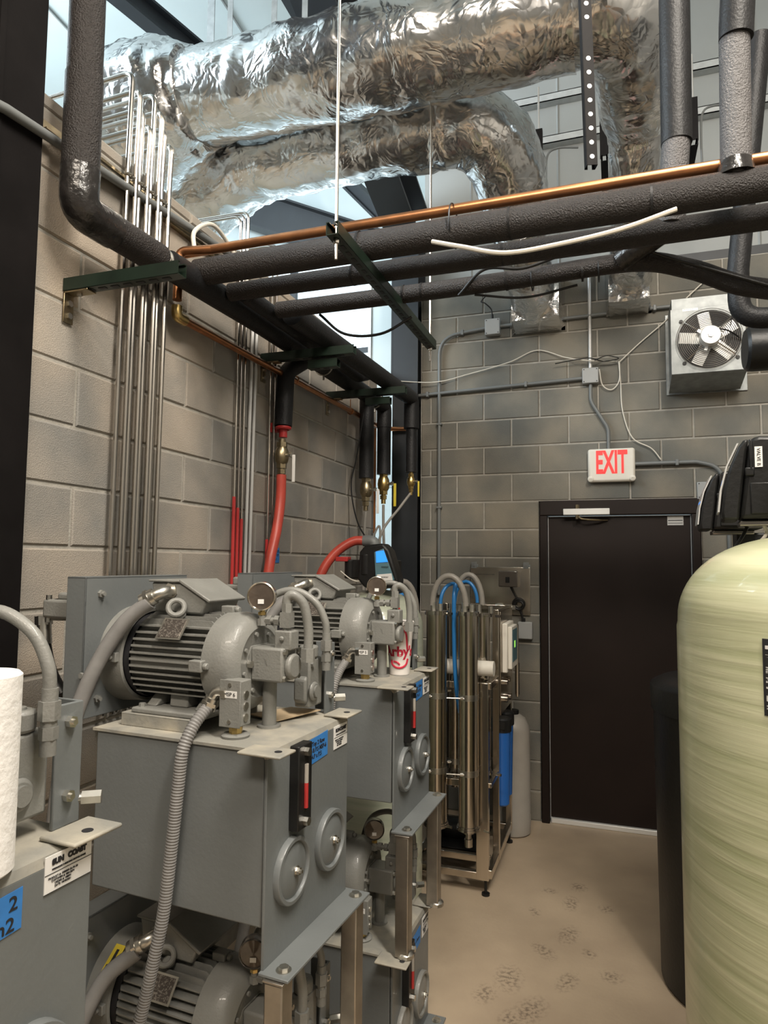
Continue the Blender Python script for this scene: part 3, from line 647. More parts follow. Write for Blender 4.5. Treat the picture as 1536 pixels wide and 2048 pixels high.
    G().box(-.158, -.116, -.1640, -.163, Z(.100), Z(.117)).obj('name_sticker', M_PAPER, sb, smooth=False)
    g = G(); elbow_fitting(g, (-.190, -.150, Z(.112)), (-1, 0, 0), (-.35, -.1, -.93), .0155)
    g.obj('conduit_elbow', M_ZINC, root)
    # sticker with print, blue tape
    return root

UY = [('u1', V(.500, -4.24, 0)), ('u2', V(.565, -3.30, 0)), ('u3', V(.582, -2.43, 0))]
RZ = math.radians(-4)
PR = ((1,0,0), (0,1,0))   # unused default
FACE_X = ((0,1,0), (0,0,1)); FACE_Y = ((1,0,0), (0,0,1))
def sticker(root, Hp, y0, y1, z0, z1):
    h = Hp; s = G().box(.007, .0085, y0, y1, h+z0, h+z1).obj('maker_sticker', M_PAPER, root, smooth=False)
    w_ = y1-y0; hh = z1-z0; zc = h+z1; yc = (y0+y1)/2
    text('SUN', 'sticker_print', M_INK, hh*.20, (.0092, yc-w_*.24, zc-hh*.20), FACE_X, s, bold=.0009, ext=.0003)
    text('COAST', 'sticker_print', M_INK, hh*.20, (.0092, yc+w_*.17, zc-hh*.20), FACE_X, s, bold=.0009, ext=.0003)
    text('HYDRAULIC & ELECTRIC MOTOR STORE', 'sticker_print', M_INK, hh*.06, (.0092, yc, zc-hh*.39), FACE_X, s, width=w_*.72, ext=.0003, bold=.0002)
    text('PRODUCT #: 100000P-20-PR-00\nCUSTOMER #: 4001287V\nORDER #: 108091\nDATE: 10/20/2021', 'sticker_print', M_INK, hh*.085, (.0092, yc-w_*.12, zc-hh*.74), FACE_X, s, ext=.0003, width=w_*.62)
    G().box(.0086, .0092, y0, y1, zc-hh*.50, zc-hh*.485).box(.0086, .0092, y0, y1, h+z0, h+z0+.0006).obj('sticker_rule', M_INK, s, smooth=False)
def tape(root, Hp, y0, y1, z0, z1, lines, sz):
    h = Hp
    t = G().add([(.0078, y0, h+z0), (.0078, y1, h+z0+.008), (.0078, y1, h+z1), (.0078, y0, h+z1-.008), (.0086, y0, h+z0), (.0086, y1, h+z0+.008), (.0086, y1, h+z1), (.0086, y0, h+z1-.008)],
                [(0,3,2,1),(4,5,6,7),(0,1,5,4),(1,2,6,5),(2,3,7,6),(3,0,4,7)]).obj('tape_note', M_BLUETAPE, root, smooth=False)
    text(lines, 'handwriting', M_INK, sz, (.0091, (y0+y1)/2, h+(z0+z1)/2), FACE_X, t, width=(y1-y0)*.85, ext=.0003, bold=.0003)

HU = .494; HL = .44
up2 = make_unit(HU, 'upper grey hydraulic power unit in the middle, its switch box marked MSP 6')
up2.location = UY[1][1]+V(0, 0, .856); up2.rotation_euler.z = RZ
# (copies are made before the individual prints are added)
up1 = copy_tree(up2); up1.location = UY[0][1]+V(0, 0, .856); up1['label'] = 'nearest grey hydraulic power unit, cut off by the left edge, carrying a paper towel roll'
up3 = copy_tree(up2); up3.location = UY[2][1]+V(0, 0, .856); up3.rotation_euler.z = math.radians(-1.5); up3['label'] = 'upper grey hydraulic power unit farthest back, with a paper cup on its deck'
lo2 = make_unit(HL, 'lower grey hydraulic power unit standing on the floor under the middle upper unit', False)
lo2.location = UY[1][1]; lo2.rotation_euler.z = RZ
lo3 = copy_tree(lo2); lo3.location = UY[2][1]; lo3.rotation_euler.z = math.radians(-1.5); lo3['label'] = 'lower grey hydraulic power unit on the floor farthest back, with MSP 7 switch box'
for (u, hh, t) in ((up1, HU, 'MSP 4'), (up2, HU, 'MSP 6'), (up3, HU, 'MSP 5'), (lo2, HL, 'MSP 8'), (lo3, HL, 'MSP 7')):
    text(t, 'switch_name', M_INK, .013, (-.137, -.1645, hh+.1085), FACE_Y, u, width=.032, ext=.0003)
sticker(up1, HU, .122, .210, -.060, -.006); tape(up1, HU, -.05, .085, -.095, -.030, ' 3 Top   2\n24 P  ch2', .028)
sticker(up2, HU, .123, .205, -.080, -.018); tape(up2, HU, -.046, .085, -.088, -.016, '# 3 Top 2 Row\nReset & P.S MSP-6\n24.P x P.S', .016)
sticker(up3, HU, .125, .205, -.085, -.02); tape(up3, HU, -.02, .11, -.095, -.02, '# 5 Top 1 Row\nReset & P.S\n21.P x 5', .016)
sticker(lo3, HL, .125, .205, -.10, -.03); tape(lo3, HL, -.03, .10, -.11, -.04, '# 4 Bot 1 Row', .013)
# the ribbed conduits hanging from the switch boxes
for (u, hh) in ((up2, HU), (up3, HU)):
    conduit([(-.203, -.156, hh+.075), (-.214, -.200, hh+.035), (-.222, -.229, hh-.02), (-.230, -.232, hh-.10), (-.242, -.232, hh-.22), (-.262, -.232, hh-.40), (-.285, -.236, hh-.52), (-.32, -.235, hh-.66), (-.36, -.238, hh-.80)], .0150, .0008).obj('ribbed_conduit', M_CONDUIT, u)
# cardboard scrap
cb = G().add([(-.23, .06, HU+.006), (-.12, .03, HU+.004), (-.06, .17, HU+.012), (-.17, .19, HU+.006), (-.23, .06, HU+.009), (-.12, .03, HU+.007), (-.06, .17, HU+.015), (-.17, .19, HU+.009)], [(0,3,2,1),(4,5,6,7),(0,1,5,4),(1,2,6,5),(2,3,7,6),(3,0,4,7)])
cbo = cb.obj('cardboard_scrap', M_CARD, smooth=False); tag(cbo, 'torn cardboard scrap on the deck under the middle unit\'s gauge fittings', 'cardboard')
cbo.location = up2.location; cbo.rotation_euler.z = RZ

# ------------------------------------------------------------------ stands (square tube legs)
def stand(loc, label, z0, zt=.856, rz=RZ, fy=.200, rear=True):
    s = empty('equipment_stand', label, 'stand', loc, rz, group='square tube stands under the upper units')
    for (x, y) in ((.042, -.202), (.040, fy-.012)):
        G().box(x-.024, x+.024, y-.024, y+.024, z0, zt-.006).obj('leg', M_RAWST, s, bevel=.004)
        G().box(x-.026, x+.027, y-.027, y+.027, zt-.006, zt-.001).obj('cap_plate', M_RAWST, s, bevel=.001)
    for (x, y) in ((-.49, .14),):
        G().box(x-.02, x+.02, y-.02, y+.02, z0, zt+.09).obj('leg', M_RAWST, s, bevel=.004)
    g = G().rbox((.042, 0, zt-.004), (.05, .40, .004)); g.obj('top_strip', M_RAWST, s)
    g = G()
    if z0 > .1:
        for y in (-.202, fy-.012): g.lathe([(0, .030), (.012, .030), (.02, .02)], (.05, y, z0-.001), (0, 0, 1), 10)
        g.obj('weld_foot', M_ZINC, s)
    return s
stand(UY[0][1], 'bare square tube stand carrying the nearest upper hydraulic unit at far left', 0.0, rear=False)
stand(UY[1][1], 'bare square tube stand carrying the middle upper hydraulic unit', .451)
stand(UY[2][1], 'bare square tube stand carrying the farthest upper hydraulic unit', .451, rz=math.radians(-1.5), fy=.185)

# ------------------------------------------------------------------ paper towel roll, cup
pt = empty('paper_towel_roll', 'white embossed paper towel roll standing at the left edge of the picture', 'paper towel', (.474, -4.206, 1.3505))
for ch_ in [c for c in up1.children if c.name.startswith('short_hose')]: D.objects.remove(ch_)
g = G().lathe([(0, .048), (.004, .052), (.273, .052), (.277, .048), (.277, .022), (.002, .022)], (0, 0, 0), (0, 0, 1), 64, False); g.obj('paper_roll', M_TOWEL, pt)
G().lathe([(.0, .0215), (.276, .0215), (.276, .0195), (0, .0195)], (0, 0, 0), (0, 0, 1), 32, False).obj('card_core', M_CARD, pt)
cup = empty('paper_cup', 'white paper drink cup with red lettering on the farthest upper unit', 'cup', (.512, -2.362, 1.3515))
G().lathe([(.004, .030), (.0, .0335), (.006, .0345), (.165, .046), (.170, .048), (.172, .046), (.150, .042), (.149, 0)], (0, 0, 0), (0, 0, 1), 40, False).obj('cup_wall', M_CUP, cup)
G().lathe([(.168, .049), (.176, .0495), (.180, .047), (.181, .040), (.179, .0)], (0, 0, 0), (0, 0, 1), 40, False).obj('cup_lid', M_CUP, cup)
G().cyl((.005, 0, .18), (-.004, 0, .225), .0035, 10).obj('straw', M_REDP, cup)
cup.scale = (1.15, 1.15, 1.15)
cdir = math.atan2(CAM.y+2.362, CAM.x-.512)
def on_cup(a, z, dr=.0008):
    r = .0345+(z-.006)*(.0115/.159)+dr; return V(r*math.cos(cdir+a), r*math.sin(cdir+a), z)
hat = [(-.75, .050), (-.70, .036), (-.3, .026), (.2, .026), (.62, .036), (.78, .055)]
hat2 = [(-.15, .120), (-.30, .135), (-.42, .128), (-.36, .118), (-.15, .148), (.25, .150), (.50, .138), (.62, .10), (.68, .085)]
g = G()
for L_ in (hat, hat2, [(-.55, .046), (-.2, .043), (.0, .036)]):
    g.tube(smoothpath([on_cup(a, z) for a, z in L_], 6), .0036, 6)
g.obj('cup_outline', M_CUPR, cup)
tx = text("Arby's", 'cup_lettering', M_CUPR, .046, (0, 0, 0), ((1,0,0), (0,1,0)), cup, width=.118, ext=.0005, bold=.0016)
for v in tx.data.vertices:
    a = v.co.x/.039; z = .078+v.co.y; p = on_cup(a, z, .0004+v.co.z); v.co = p

# ------------------------------------------------------------------ insulated pipes
def pipe_obj(name, pts, r, m, parent, R=.06, n=20): return G().tube(route(pts, R), r, n).obj(name, m, parent)
def collar(parent, c, d, r, m=M_FOAM2): 
    c = Vector(c); d = Vector(d).normalized(); G().cyl(c-d*.004, c+d*.004, r+.0012, 24).obj('joint_seam', m, parent)
ya = empty('insulated_pipe', 'foam insulated pipe dropping at upper left, then running along the left wall', 'pipe', (-.26, -3.31, 2.86))
def rel(o, pts): L = o.location; return [Vector(p)-L for p in pts]
G().tube(rel(ya, [(-.26, -3.31, 6.4), (-.26, -3.31, 3.02)]), .0545, 28).obj('riser_sleeve', M_FOAM, ya)
G().tube(rel(ya, [(-.26, -3.31, 3.33), (-.26, -3.31, 2.99)]), .0575, 28).obj('lower_sleeve', M_FOAM, ya)
el = [(-.26, -3.31, 3.02), (-.26, -3.31, 2.890), (-.26, -3.16, 2.892)]
G().tube(rel(ya, route(el, .05)), .060, 20).obj('taped_elbow', M_TAPE, ya)
G().tube(rel(ya, [(-.26, -3.20, 2.892), (-.26, -2.92, 2.90)]), .0565, 28).obj('foam_sleeve', M_FOAM, ya)
G().tube(rel(ya, [(-.26, -2.93, 2.90), (-.26, -2.84, 2.905)]), .030, 18).torus(V(-.26, -2.89, 2.903)-ya.location, (0, 1, 0), .040, .008, 24).obj('pipe_clamp', M_ZINC, ya)
G().tube(rel(ya, route([(-.26, -2.86, 2.905), (-.26, -2.2, 2.92), (-.26, -.34, 2.92), (-.26, -.34, 2.76)], .05)), .054, 24).obj('long_sleeve', M_FOAM2, ya)
for y in (-1.42, -.55): G().torus(V(-.26, y, 2.92)-ya.location, (0, 1, 0), .056, .005, 28, 6).cyl(V(-.26, y, 2.862)-ya.location, V(-.26, y, 2.835)-ya.location, .006).obj('hanger_clamp', M_ZINC, ya)
G().tube(rel(ya, [(-.26, -.34, 2.80), (-.26, -.34, 2.42)]), .050, 24).obj('end_drop', M_FOAM2, ya)
G().tube(rel(ya, [(-.29, -.62, 2.92), (-.29, -.62, 2.36)]), .050, 24).obj('second_drop', M_FOAM2, ya)
G().tube(rel(ya, route([(-.27, -1.62, 2.90), (-.33, -1.75, 2.80), (-.33, -1.77, 2.50)], .10)), .046, 24).obj('first_drop', M_FOAM2, ya)
yb = tag(G().tube(route([(-.15, -2.50, 2.92), (-.15, -1.15, 2.92), (-.15, -1.0, 2.97)], .05), .037, 20).obj('insulated_pipe', M_FOAM2), 'thin black insulated pipe squeezed between the two wall runs', 'pipe')
yc = empty('insulated_pipe', 'black insulated pipe nearest the glazing, ending in a drop at the corner column', 'pipe', (-.04, -1.5, 2.83))
G().tube(rel(yc, route([(-.05, -2.24, 2.91), (.01, -.55, 2.91), (.01, -.55, 2.70)], .05)), .052, 24).obj('long_sleeve', M_FOAM2, yc)
G().tube(rel(yc, [(.01, -.55, 2.80), (.01, -.55, 2.40)]), .036, 24).obj('end_drop', M_FOAM2, yc)
p1 = empty('insulated_pipe', 'thickest insulated pipe crossing the room directly under the copper line', 'pipe', (.8, -2.68, 2.9))
G().tube(rel(p1, [(-.252, -2.68, 2.945), (.62, -2.68, 2.95), (2.9, -2.68, 2.965)]), .053, 28).obj('foam_sleeve', M_FOAM, p1)
G().tube(rel(p1, route([(1.697, -2.68, 2.96), (1.705, -2.68, 3.50), (1.76, -2.76, 4.4), (1.80, -2.8, 6.3)], .12)), .045, 24).obj('vertical_branch', M_FOAM3, p1)
G().tube(rel(p1, [(1.708, -2.685, 3.44), (1.762, -2.763, 4.4), (1.802, -2.803, 6.3)]), .050, 24).obj('branch_cover', M_FOAM2, p1)
G().lathe([(0, .062), (.02, .054), (.05, .047)], V(1.697, -2.68, 2.99)-p1.location, (0, 0, 1), 16).obj('tape_wrap', M_TAPE, p1)
for x in (.45, 1.0, 1.45): collar(p1, V(x, -2.68, 2.953)-p1.location, (1, 0, 0), .0535)
p2 = empty('insulated_pipe', 'second insulated pipe crossing the room, between the thick one and the lowest one', 'pipe', (.8, -2.52, 2.9))
G().tube(rel(p2, [(-.20, -2.52, 2.92), (.70, -2.52, 2.92), (2.9, -2.52, 2.93)]), .040, 24, rad=lambda i: (.037, .040, .044)[i]).obj('foam_sleeve', M_FOAM, p2)
G().tube(rel(p2, [(1.52, -2.52, 2.94), (1.545, -2.50, 3.26), (1.56, -2.50, 6.3)]), .046, 24).obj('vertical_branch', M_FOAM3, p2)
G().tube(rel(p2, [(1.546, -2.50, 3.24), (1.565, -2.50, 6.3)]), .051, 24).obj('branch_cover', M_FOAM2, p2)
for x in (.36, .95): collar(p2, V(x, -2.52, 2.921)-p2.location, (1, 0, 0), .0395)
p3 = empty('insulated_pipe', 'lowest insulated pipe crossing the room, bending down at its right end', 'pipe', (.8, -2.30, 2.87))
G().tube(rel(p3, smoothpath([(-.09, -2.30, 2.91), (.5, -2.30, 2.91), (1.0, -2.30, 2.915), (1.40, -2.30, 2.925), (1.60, -2.28, 2.88), (1.80, -2.27, 2.79), (2.1, -2.27, 2.74), (2.7, -2.27, 2.72)], 8)), .036, 22).obj('foam_sleeve', M_FOAM, p3)
G().tube(rel(p3, [(1.46, -2.42, 2.975), (2.8, -2.42, 3.0)]), .036, 22).obj('upper_branch', M_FOAM, p3)
G().tube(rel(p3, smoothpath([(1.36, -2.31, 2.93), (1.44, -2.36, 2.96), (1.50, -2.41, 2.975)], 6)), .043, 14).obj('tape_wrap', M_TAPE, p3)
for x in (.50, .58, .93, 1.22): collar(p3, V(x, -2.30, 2.912)-p3.location, (1, 0, 0), .0362)
p5 = tag(G().tube(route([(1.93, -1.9, 4.0), (1.82, -1.9, 3.0), (1.82, -1.9, 2.80), (2.9, -1.9, 2.72)], .09), .042, 24).obj('insulated_pipe', M_FOAM2), 'dark insulated pipe turning to the right in front of the exhaust fan', 'pipe')
p6 = tag(G().tube([(2.12, -2.05, 2.76), (2.12, -2.05, 3.9)], .040, 20).obj('insulated_pipe', M_FOAM3), 'short upright insulated pipe at the right edge above the exhaust fan', 'pipe')
cy = tag(G().lathe([(0, .04), (.0, .085), (.012, .098), (.03, .10), (1.2, .10)], (1.885, -1.6, 2.755), (1, 0.02, 0), 32).obj('filter_canister', M_BLKPL), 'black horizontal canister cut by the right edge below the exhaust fan', 'canister')

# copper
cp = empty('copper_pipe', 'copper water line crossing above the black pipes, dropping and following the left wall', 'pipe', (-.34, -2.66, 2.74))
G().tube(rel(cp, [(-.33, -2.66, 3.045), (2.9, -2.66, 3.05)]), .0185, 18).obj('upper_run', M_COPPER, cp)
G().tube(rel(cp, route([(-.20, -2.66, 3.045), (-.34, -2.685, 3.045), (-.34, -2.69, 2.84)], .03)), .0185, 18).obj('drop', M_COPPER, cp)
G().tube(rel(cp, route([(-.34, -2.69, 2.815), (-.34, -2.69, 2.772), (-.34, -2.635, 2.773)], .022)), .022, 18).obj('elbow', M_BRASS, cp)
G().tube(rel(cp, route([(-.34, -2.63, 2.773), (-.34, -.12, 2.80), (-.16, -.12, 2.79)], .03)), .0165, 16).obj('wall_run', M_COPPER, cp)
for y in (-1.62, -.80): G().torus(V(-.34, y, 2.79)-cp.location, (0, 1, 0), .020, .004, 16, 6).cyl(V(-.34, y, 2.81)-cp.location, V(-.34, y, 2.87)-cp.location, .003).obj('split_ring_hanger', M_COPPER, cp)
G().tube(rel(cp, [(-.36, -.25, 2.78), (-.36, -.25, 2.0)]), .009, 10).obj('small_riser', M_COPPER, cp)

# ------------------------------------------------------------------ struts
def uchan(p0, p1, upv, w=.041, h=.041, t=.003):
    """channel with its open side toward -upv"""
    p0 = Vector(p0); p1 = Vector(p1); a = (p1-p0).normalized(); upv = Vector(upv).normalized(); s = a.cross(upv); L = (p1-p0).length; c = (p0+p1)/2; g = G()
    g.rbox(c+upv*(h/2), (L, w, t), a, s); g.rbox(c+s*(w/2), (L, t, h), a, s); g.rbox(c-s*(w/2), (L, t, h), a, s)
    g.rbox(c-upv*h/2+s*(w/2-.005), (L, .01, t), a, s); g.rbox(c-upv*h/2-s*(w/2-.005), (L, .01, t), a, s)
    return g
def slots(p0, p1, nrm, off, step=.05, L=.028, W=.013):
    p0 = Vector(p0); p1 = Vector(p1); a = (p1-p0).normalized(); n = Vector(nrm).normalized(); g = G(); k = int((p1-p0).length/step)
    for i in range(k): g.rbox(p0+a*step*(i+.5)+n*off, (L, W, .002), a, a.cross(n))
    return g
def wall_strut(y, z, x1, label, brk=True, x0=-.398):
    s = empty('strut_channel', label, 'strut', (x0, y, z), group='dark green strut arms on the left wall')
    uchan((0, 0, 0), (x1-x0, 0, 0), (0, 0, -1)).obj('channel', M_GREEN, s, smooth=False)
    slots((0.02, 0, 0), (x1-x0-.02, 0, 0), (0, 0, -1), .0226).obj('slot_row', M_INK, s, smooth=False)
    if brk:
        b = G().box(.001, .007, -.021, .021, -.125, -.024).box(.001, .10, -.021, .021, -.029, -.0235).obj('angle_bracket', M_DBRASS, s, bevel=.001)
        G().hexn((.007, 0, -.06), (.016, 0, -.06), .011).hexn((.007, 0, -.102), (.016, 0, -.102), .011).hexn((.05, 0, -.029), (.05, 0, -.037), .009).obj('bracket_bolt', M_ZINC, b)
    return s
wall_strut(-3.20, 2.70, .053, 'dark green strut arm on a brass angle bracket, nearest and longest')
wall_strut(-1.88, 2.838, .115, 'dark green strut arm on the wall midway along the pipe runs')
wall_strut(-1.86, 2.785, .02, 'short green strut bolted below the middle wall strut', False, -.14)
wall_strut(-1.05, 2.838, .125, 'dark green strut arm on the wall closest to the back corner')
wall_strut(-1.03, 2.785, .02, 'short green strut bolted below the rear wall strut', False, -.14)
tz = empty('trapeze_strut', 'dark green trapeze strut on threaded rods carrying the cross pipes', 'strut', (.475, -3.0, 2.865))
uchan((0, 0, 0), (0.0, 1.25, 0), (0, 0, -1)).obj('channel', M_GREEN, tz, smooth=False)
slots((0, .02, 0), (0, 1.22, 0), (0, 0, -1), .0226).obj('slot_row', M_INK, tz, smooth=False)
for y in (.035, 1.215):
    G().cyl((0, y, -.09), (0, y, 3.35 if y < 1 else 2.9), .0055, 10).hexn((0, y, -.036), (0, y, -.024), .011).hexn((0, y, .024), (0, y, .036), .011).obj('threaded_rod', M_TUBE, tz)
# tall perforated black channel hanging on the right
pc = empty('perforated_channel', 'tall black perforated strut channel hanging beside the duct elbow', 'strut', (1.262, -2.48, 3.22))
g = G(); a0 = V(-.0, 0, 0); a1 = V(-.07, 0, 3.1)
uchan(a0, a1, (.33, -.94, 0), w=.036, h=.03).obj('channel', M_BLKMET, pc, smooth=False)
g = G()
for i in range(30):
    t = i/29; c_ = a0+(a1-a0)*(t*.5+.01)
    if 7 < i < 10: continue
    g.cyl(c_+V(.33, -.94, 0)*.0165, c_+V(.33, -.94, 0)*.0175, .0085, 12)
g.obj('hole_row', M_LGREY, pc)
G().cyl((.0, .06, .25), (-.05, .06, 2.6), .006, 8).obj('threaded_rod', M_PVC, pc)
def hanger(x, y, z, label, L=.30, zt=5.0):
    h_ = empty('strut_hanger', label, 'hanger', (x, y, z), group='short dark strut hangers behind the ducts')
    uchan((0, 0, 0), (0, 0, L), (0, -1, 0), w=.05, h=.03).obj('channel', M_BLKMET, h_, smooth=False)
    uchan((0, -.03, -.02), (0, .655, -.02), (0, 0, -1)).obj('cross_channel', M_BLKMET, h_, smooth=False)
    G().cyl((0, .01, L), (0, .01, zt-z), .007, 8).obj('rod', M_LGREY, h_)
    G().tube(smoothpath([(.05, .02, -.3), (.045, .02, 0), (.055, .02, .18), (.12, .05, .24), (.25, .1, .25)]), .007, 8).obj('flexible_wire', M_PVC, h_)
hanger(.873, -.50, 4.33, 'dark strut hanger on a rod just right of the lower duct bend', .36, 5.0)
hanger(1.82, -.50, 4.42, 'dark strut hanger on a rod between the two upright insulated pipes', .28, 5.0)
hanger(1.29, -.50, 4.42, 'dark strut hanger half hidden behind the tall perforated channel', .27, 5.0)
cc = tag(uchan((-.42, -.55, 4.78), (-.20, -.55, 4.76), (0, 0, -1)).cyl((-.24, -.55, 4.78), (-.24, -.55, 5.7), .005).obj('rod_hanger', M_GALV, smooth=False), 'short galvanised channel on a rod below the lower duct', 'hanger')

# ------------------------------------------------------------------ foil wrapped ducts
def duct(name, pts, rads, parent, m=M_FOIL, n=56, step=.03, amp=.016, sq=None, seed=0):
    P = dense(smoothpath(pts, 10), step); k = len(P)
    def rad(i):
        t = i/(k-1)*(len(rads)-1); a = int(min(t, len(rads)-2)); return rads[a]+(rads[a+1]-rads[a])*(t-a)
    g = G().tube(P, .1, n, rad=rad); o_ = g.mesh(name, m)
    for i, v in enumerate(o_.vertices):
        c_ = P[min(i//n, k-1)]; d = (v.co-c_)
        if d.length < 1e-5: continue
        dn = d.normalized(); q = v.co*9+V(seed, 0, 0)
        disp = amp*.9*noise.fractal(q*.7, 1.0, 2.0, 3)+amp*.55*(.3-abs(noise.noise(v.co*11+V(0, seed, 0))))*1.6+amp*.45*noise.noise(V(v.co.x*26+seed, v.co.y*4, v.co.z*4))
        v.co += dn*disp
    o = D.objects.new(name, o_); COL.objects.link(o); o.parent = parent
    o_.set_sharp_from_angle(angle=math.radians(60))
    return o
du = empty('foil_duct', 'large upper round duct in crinkled silver foil wrap crossing the ceiling', 'duct', (0, 0, 0), group='foil wrapped ducts')
duct('straight_run', [(-1.00, -1.9, 4.34), (-.4, -1.9, 4.33), (.3, -1.9, 4.315), (.9, -1.9, 4.31), (1.18, -1.9, 4.31)], [.235, .24, .25, .25, .24], du, seed=1)
duct('elbow', [(1.12, -1.9, 4.31), (1.30, -1.88, 4.31), (1.42, -1.72, 4.27), (1.46, -1.45, 4.18), (1.46, -1.25, 4.10), (1.46, -1.10, 3.98)], [.235, .24, .225, .20, .15, .14], du, seed=4)
duct('drop', [(1.46, -1.12, 4.05), (1.46, -.85, 3.86), (1.45, -.5, 3.74), (1.44, -.15, 3.72)], [.14, .135, .13, .13], du, seed=6)
duct('plenum_bend', [(-.80, -1.9, 4.33), (-.98, -1.88, 4.34), (-1.15, -1.84, 4.34), (-1.32, -1.78, 4.33), (-1.48, -1.72, 4.32)], [.25, .34, .40, .39, .30], du, seed=9, amp=.028)
for x in (-.62, -.35, -.17):
    G().box(x-.016, x+.016, -1.93, -1.927, 4.55, 6.1).obj('hanger_strap', M_GALV, du, smooth=False)
G().box(-.98, -.93, -1.62, -1.615, 4.5, 6.1).obj('hanger_strap', M_GALV, du, smooth=False)
dd = empty('foil_duct', 'lower duct in crinkled silver foil wrap that bends down behind the copper line', 'duct', (0, 0, 0), group='foil wrapped ducts')
duct('straight_run', [(-1.25, -1.30, 4.12), (-1.0, -1.38, 4.18), (-.7, -1.4, 4.22), (-.2, -1.4, 4.235), (.25, -1.4, 4.24), (.45, -1.38, 4.24)], [.26, .24, .215, .21, .21, .215], dd, seed=12, amp=.022)
duct('bend', [(.42, -1.40, 4.24), (.60, -1.36, 4.22), (.74, -1.20, 4.12), (.78, -1.0, 3.98), (.78, -.75, 3.86)], [.215, .225, .215, .20, .17], dd, seed=15, amp=.02)
duct('drop', [(.78, -.82, 3.90), (.80, -.5, 3.74), (.80, -.12, 3.62)], [.18, .15, .15], dd, seed=17)
def boot(x0, x1, z0, z1, label, seed):
    g = G(); nx, nz = 14, 12; vs = []; fs = []
    for i in range(nx+1):
        for j in range(nz+1):
            x = x0+(x1-x0)*i/nx; z = z0+(z1-z0)*j/nz; e = min(i, nx-i, j, nz-j)
            y = -.22 if e > 0 else -.005
            q = V(x*9+seed, z*9, 0); y += (.02*noise.noise(q)+.012*noise.noise(q*2.7)) if e > 0 else 0
            vs.append((x, y, z))
    for i in range(nx):
        for j in range(nz): a = i*(nz+1)+j; fs.append((a, a+nz+1, a+nz+2, a+1))
    fs.append(tuple([i*(nz+1) for i in range(nx+1)]+[nx*(nz+1)+j for j in range(1, nz+1)]+[i*(nz+1)+nz for i in range(nx-1, -1, -1)]+[j for j in range(nz-1, 0, -1)]))
    return tag(g.add(vs, fs).obj('duct_boot', M_FOIL), label, 'duct boot', 'foil covered duct boots on the back wall')
boot(.62, 1.00, 3.47, 3.84, 'foil covered duct boot on the back wall, left one', 3)
boot(1.28, 1.58, 3.53, 3.86, 'foil covered duct boot on the back wall nearer the exhaust fan', 8)

# ------------------------------------------------------------------ tube bundles on the left wall
YB0 = -2.995
ORD = ['first', 'second', 'third', 'fourth', 'fifth', 'sixth', 'seventh', 'eighth']
for i in range(8):
    y = YB0+i*.0325; zt = 3.62-(i % 4)*.05; xx = -.365+(.012 if i % 2 else 0)
    lab = ORD[i]+' stainless tube from the left in the tall bundle on the left wall'
    P = [(xx, y, 1.25), (xx, y+.02, 3.25), (xx, y+.03, zt), (-1.75, y+.12, zt+.04)]
    tag(G().tube(route(P, .045), .0095, 10).obj('steel_tube', M_TUBE), lab, 'tube', 'stainless tubes in the tall wall bundle')
cr = empty('tube_clamp_rail', 'steel strut rail with clamps holding the tall tube bundle', 'clamp rail', (-.395, -3.02, 3.20))
uchan((-.02, -.08, .005), (-.02, .38, .005), (-1, 0, 0)).obj('rail', M_DBRASS, cr, smooth=False)
for i in range(8): G().torus((.035, .045+i*.0325, .01), (0, .1, 1), .0125, .0035, 14, 6).rbox((.02, .06+i*.0325, .01), (.03, .006, .022)).obj('tube_clamp', M_ZINC, cr)
for i, (y, m_, r_) in enumerate(((-2.165, M_TUBE, .0065), (-2.13, M_DTUBE, .0065), (-2.095, M_TUBE, .0065), (-1.84, M_TUBE, .0065), (-1.79, M_DTUBE, .0065))):
    t = tag(G().tube(route([(-.375, y, 1.40), (-.375, y, 3.46+(i % 3)*.03), (-1.5, y+.05, 3.50+(i % 3)*.03)], .05), r_, 10).obj('steel_tube', m_),
        (['left', 'middle', 'right'][i]+' one of three thin steel tubes close together right of the tall bundle' if i < 3 else ['left', 'right'][i-3]+' one of two thin steel tubes beside the light grey conduits'), 'tube', 'three thin steel tubes on the left wall' if i < 3 else 'two thin steel tubes on the left wall')
    G().tube([(-.375, y, 1.50), (-.375, y, 2.09-(i % 3)*.05 if i < 3 else 1.90)], r_+.0018, 10).obj('red_tape_band', M_REDP, t)
for y, lr in ((-2.05, 'left'), (-2.01, 'right')):
    tag(G().tube([(-.38, y, 1.40), (-.38, y+.03, 3.0)], .0085, 10).obj('slim_conduit', M_LGREY), lr+' one of the two light grey slim conduits between the thin steel tubes', 'conduit', 'pair of slim light conduits')
gcd = tag(G().tube([(-.365, -3.95, 3.03), (-.365, -3.50, 3.12), (-.365, -2.1, 3.235)], .016, 14).obj('wall_conduit', M_PVC), 'grey conduit sloping along the top of the left block wall', 'conduit')
ang = tag(G().box(-.40, -.392, -3.34, -2.0, 3.17, 3.20).box(-.40, -.375, -3.34, -2.0, 3.165, 3.170).obj('angle_trim', M_DBRASS, smooth=False), 'thin brown angle strip below the conduit at the wall top', 'trim')
lp_ = tag(G().tube(smoothpath([(-.30, -2.64, 3.06), (-.33, -2.60, 3.17), (-.34, -2.45, 3.27), (-.34, -2.28, 3.22), (-.26, -2.25, 3.04)], 8), .0095, 10).obj('clear_tube_loop', M_WTUBE), 'white plastic tubing loop tied to the copper pipe near the wall', 'tube')

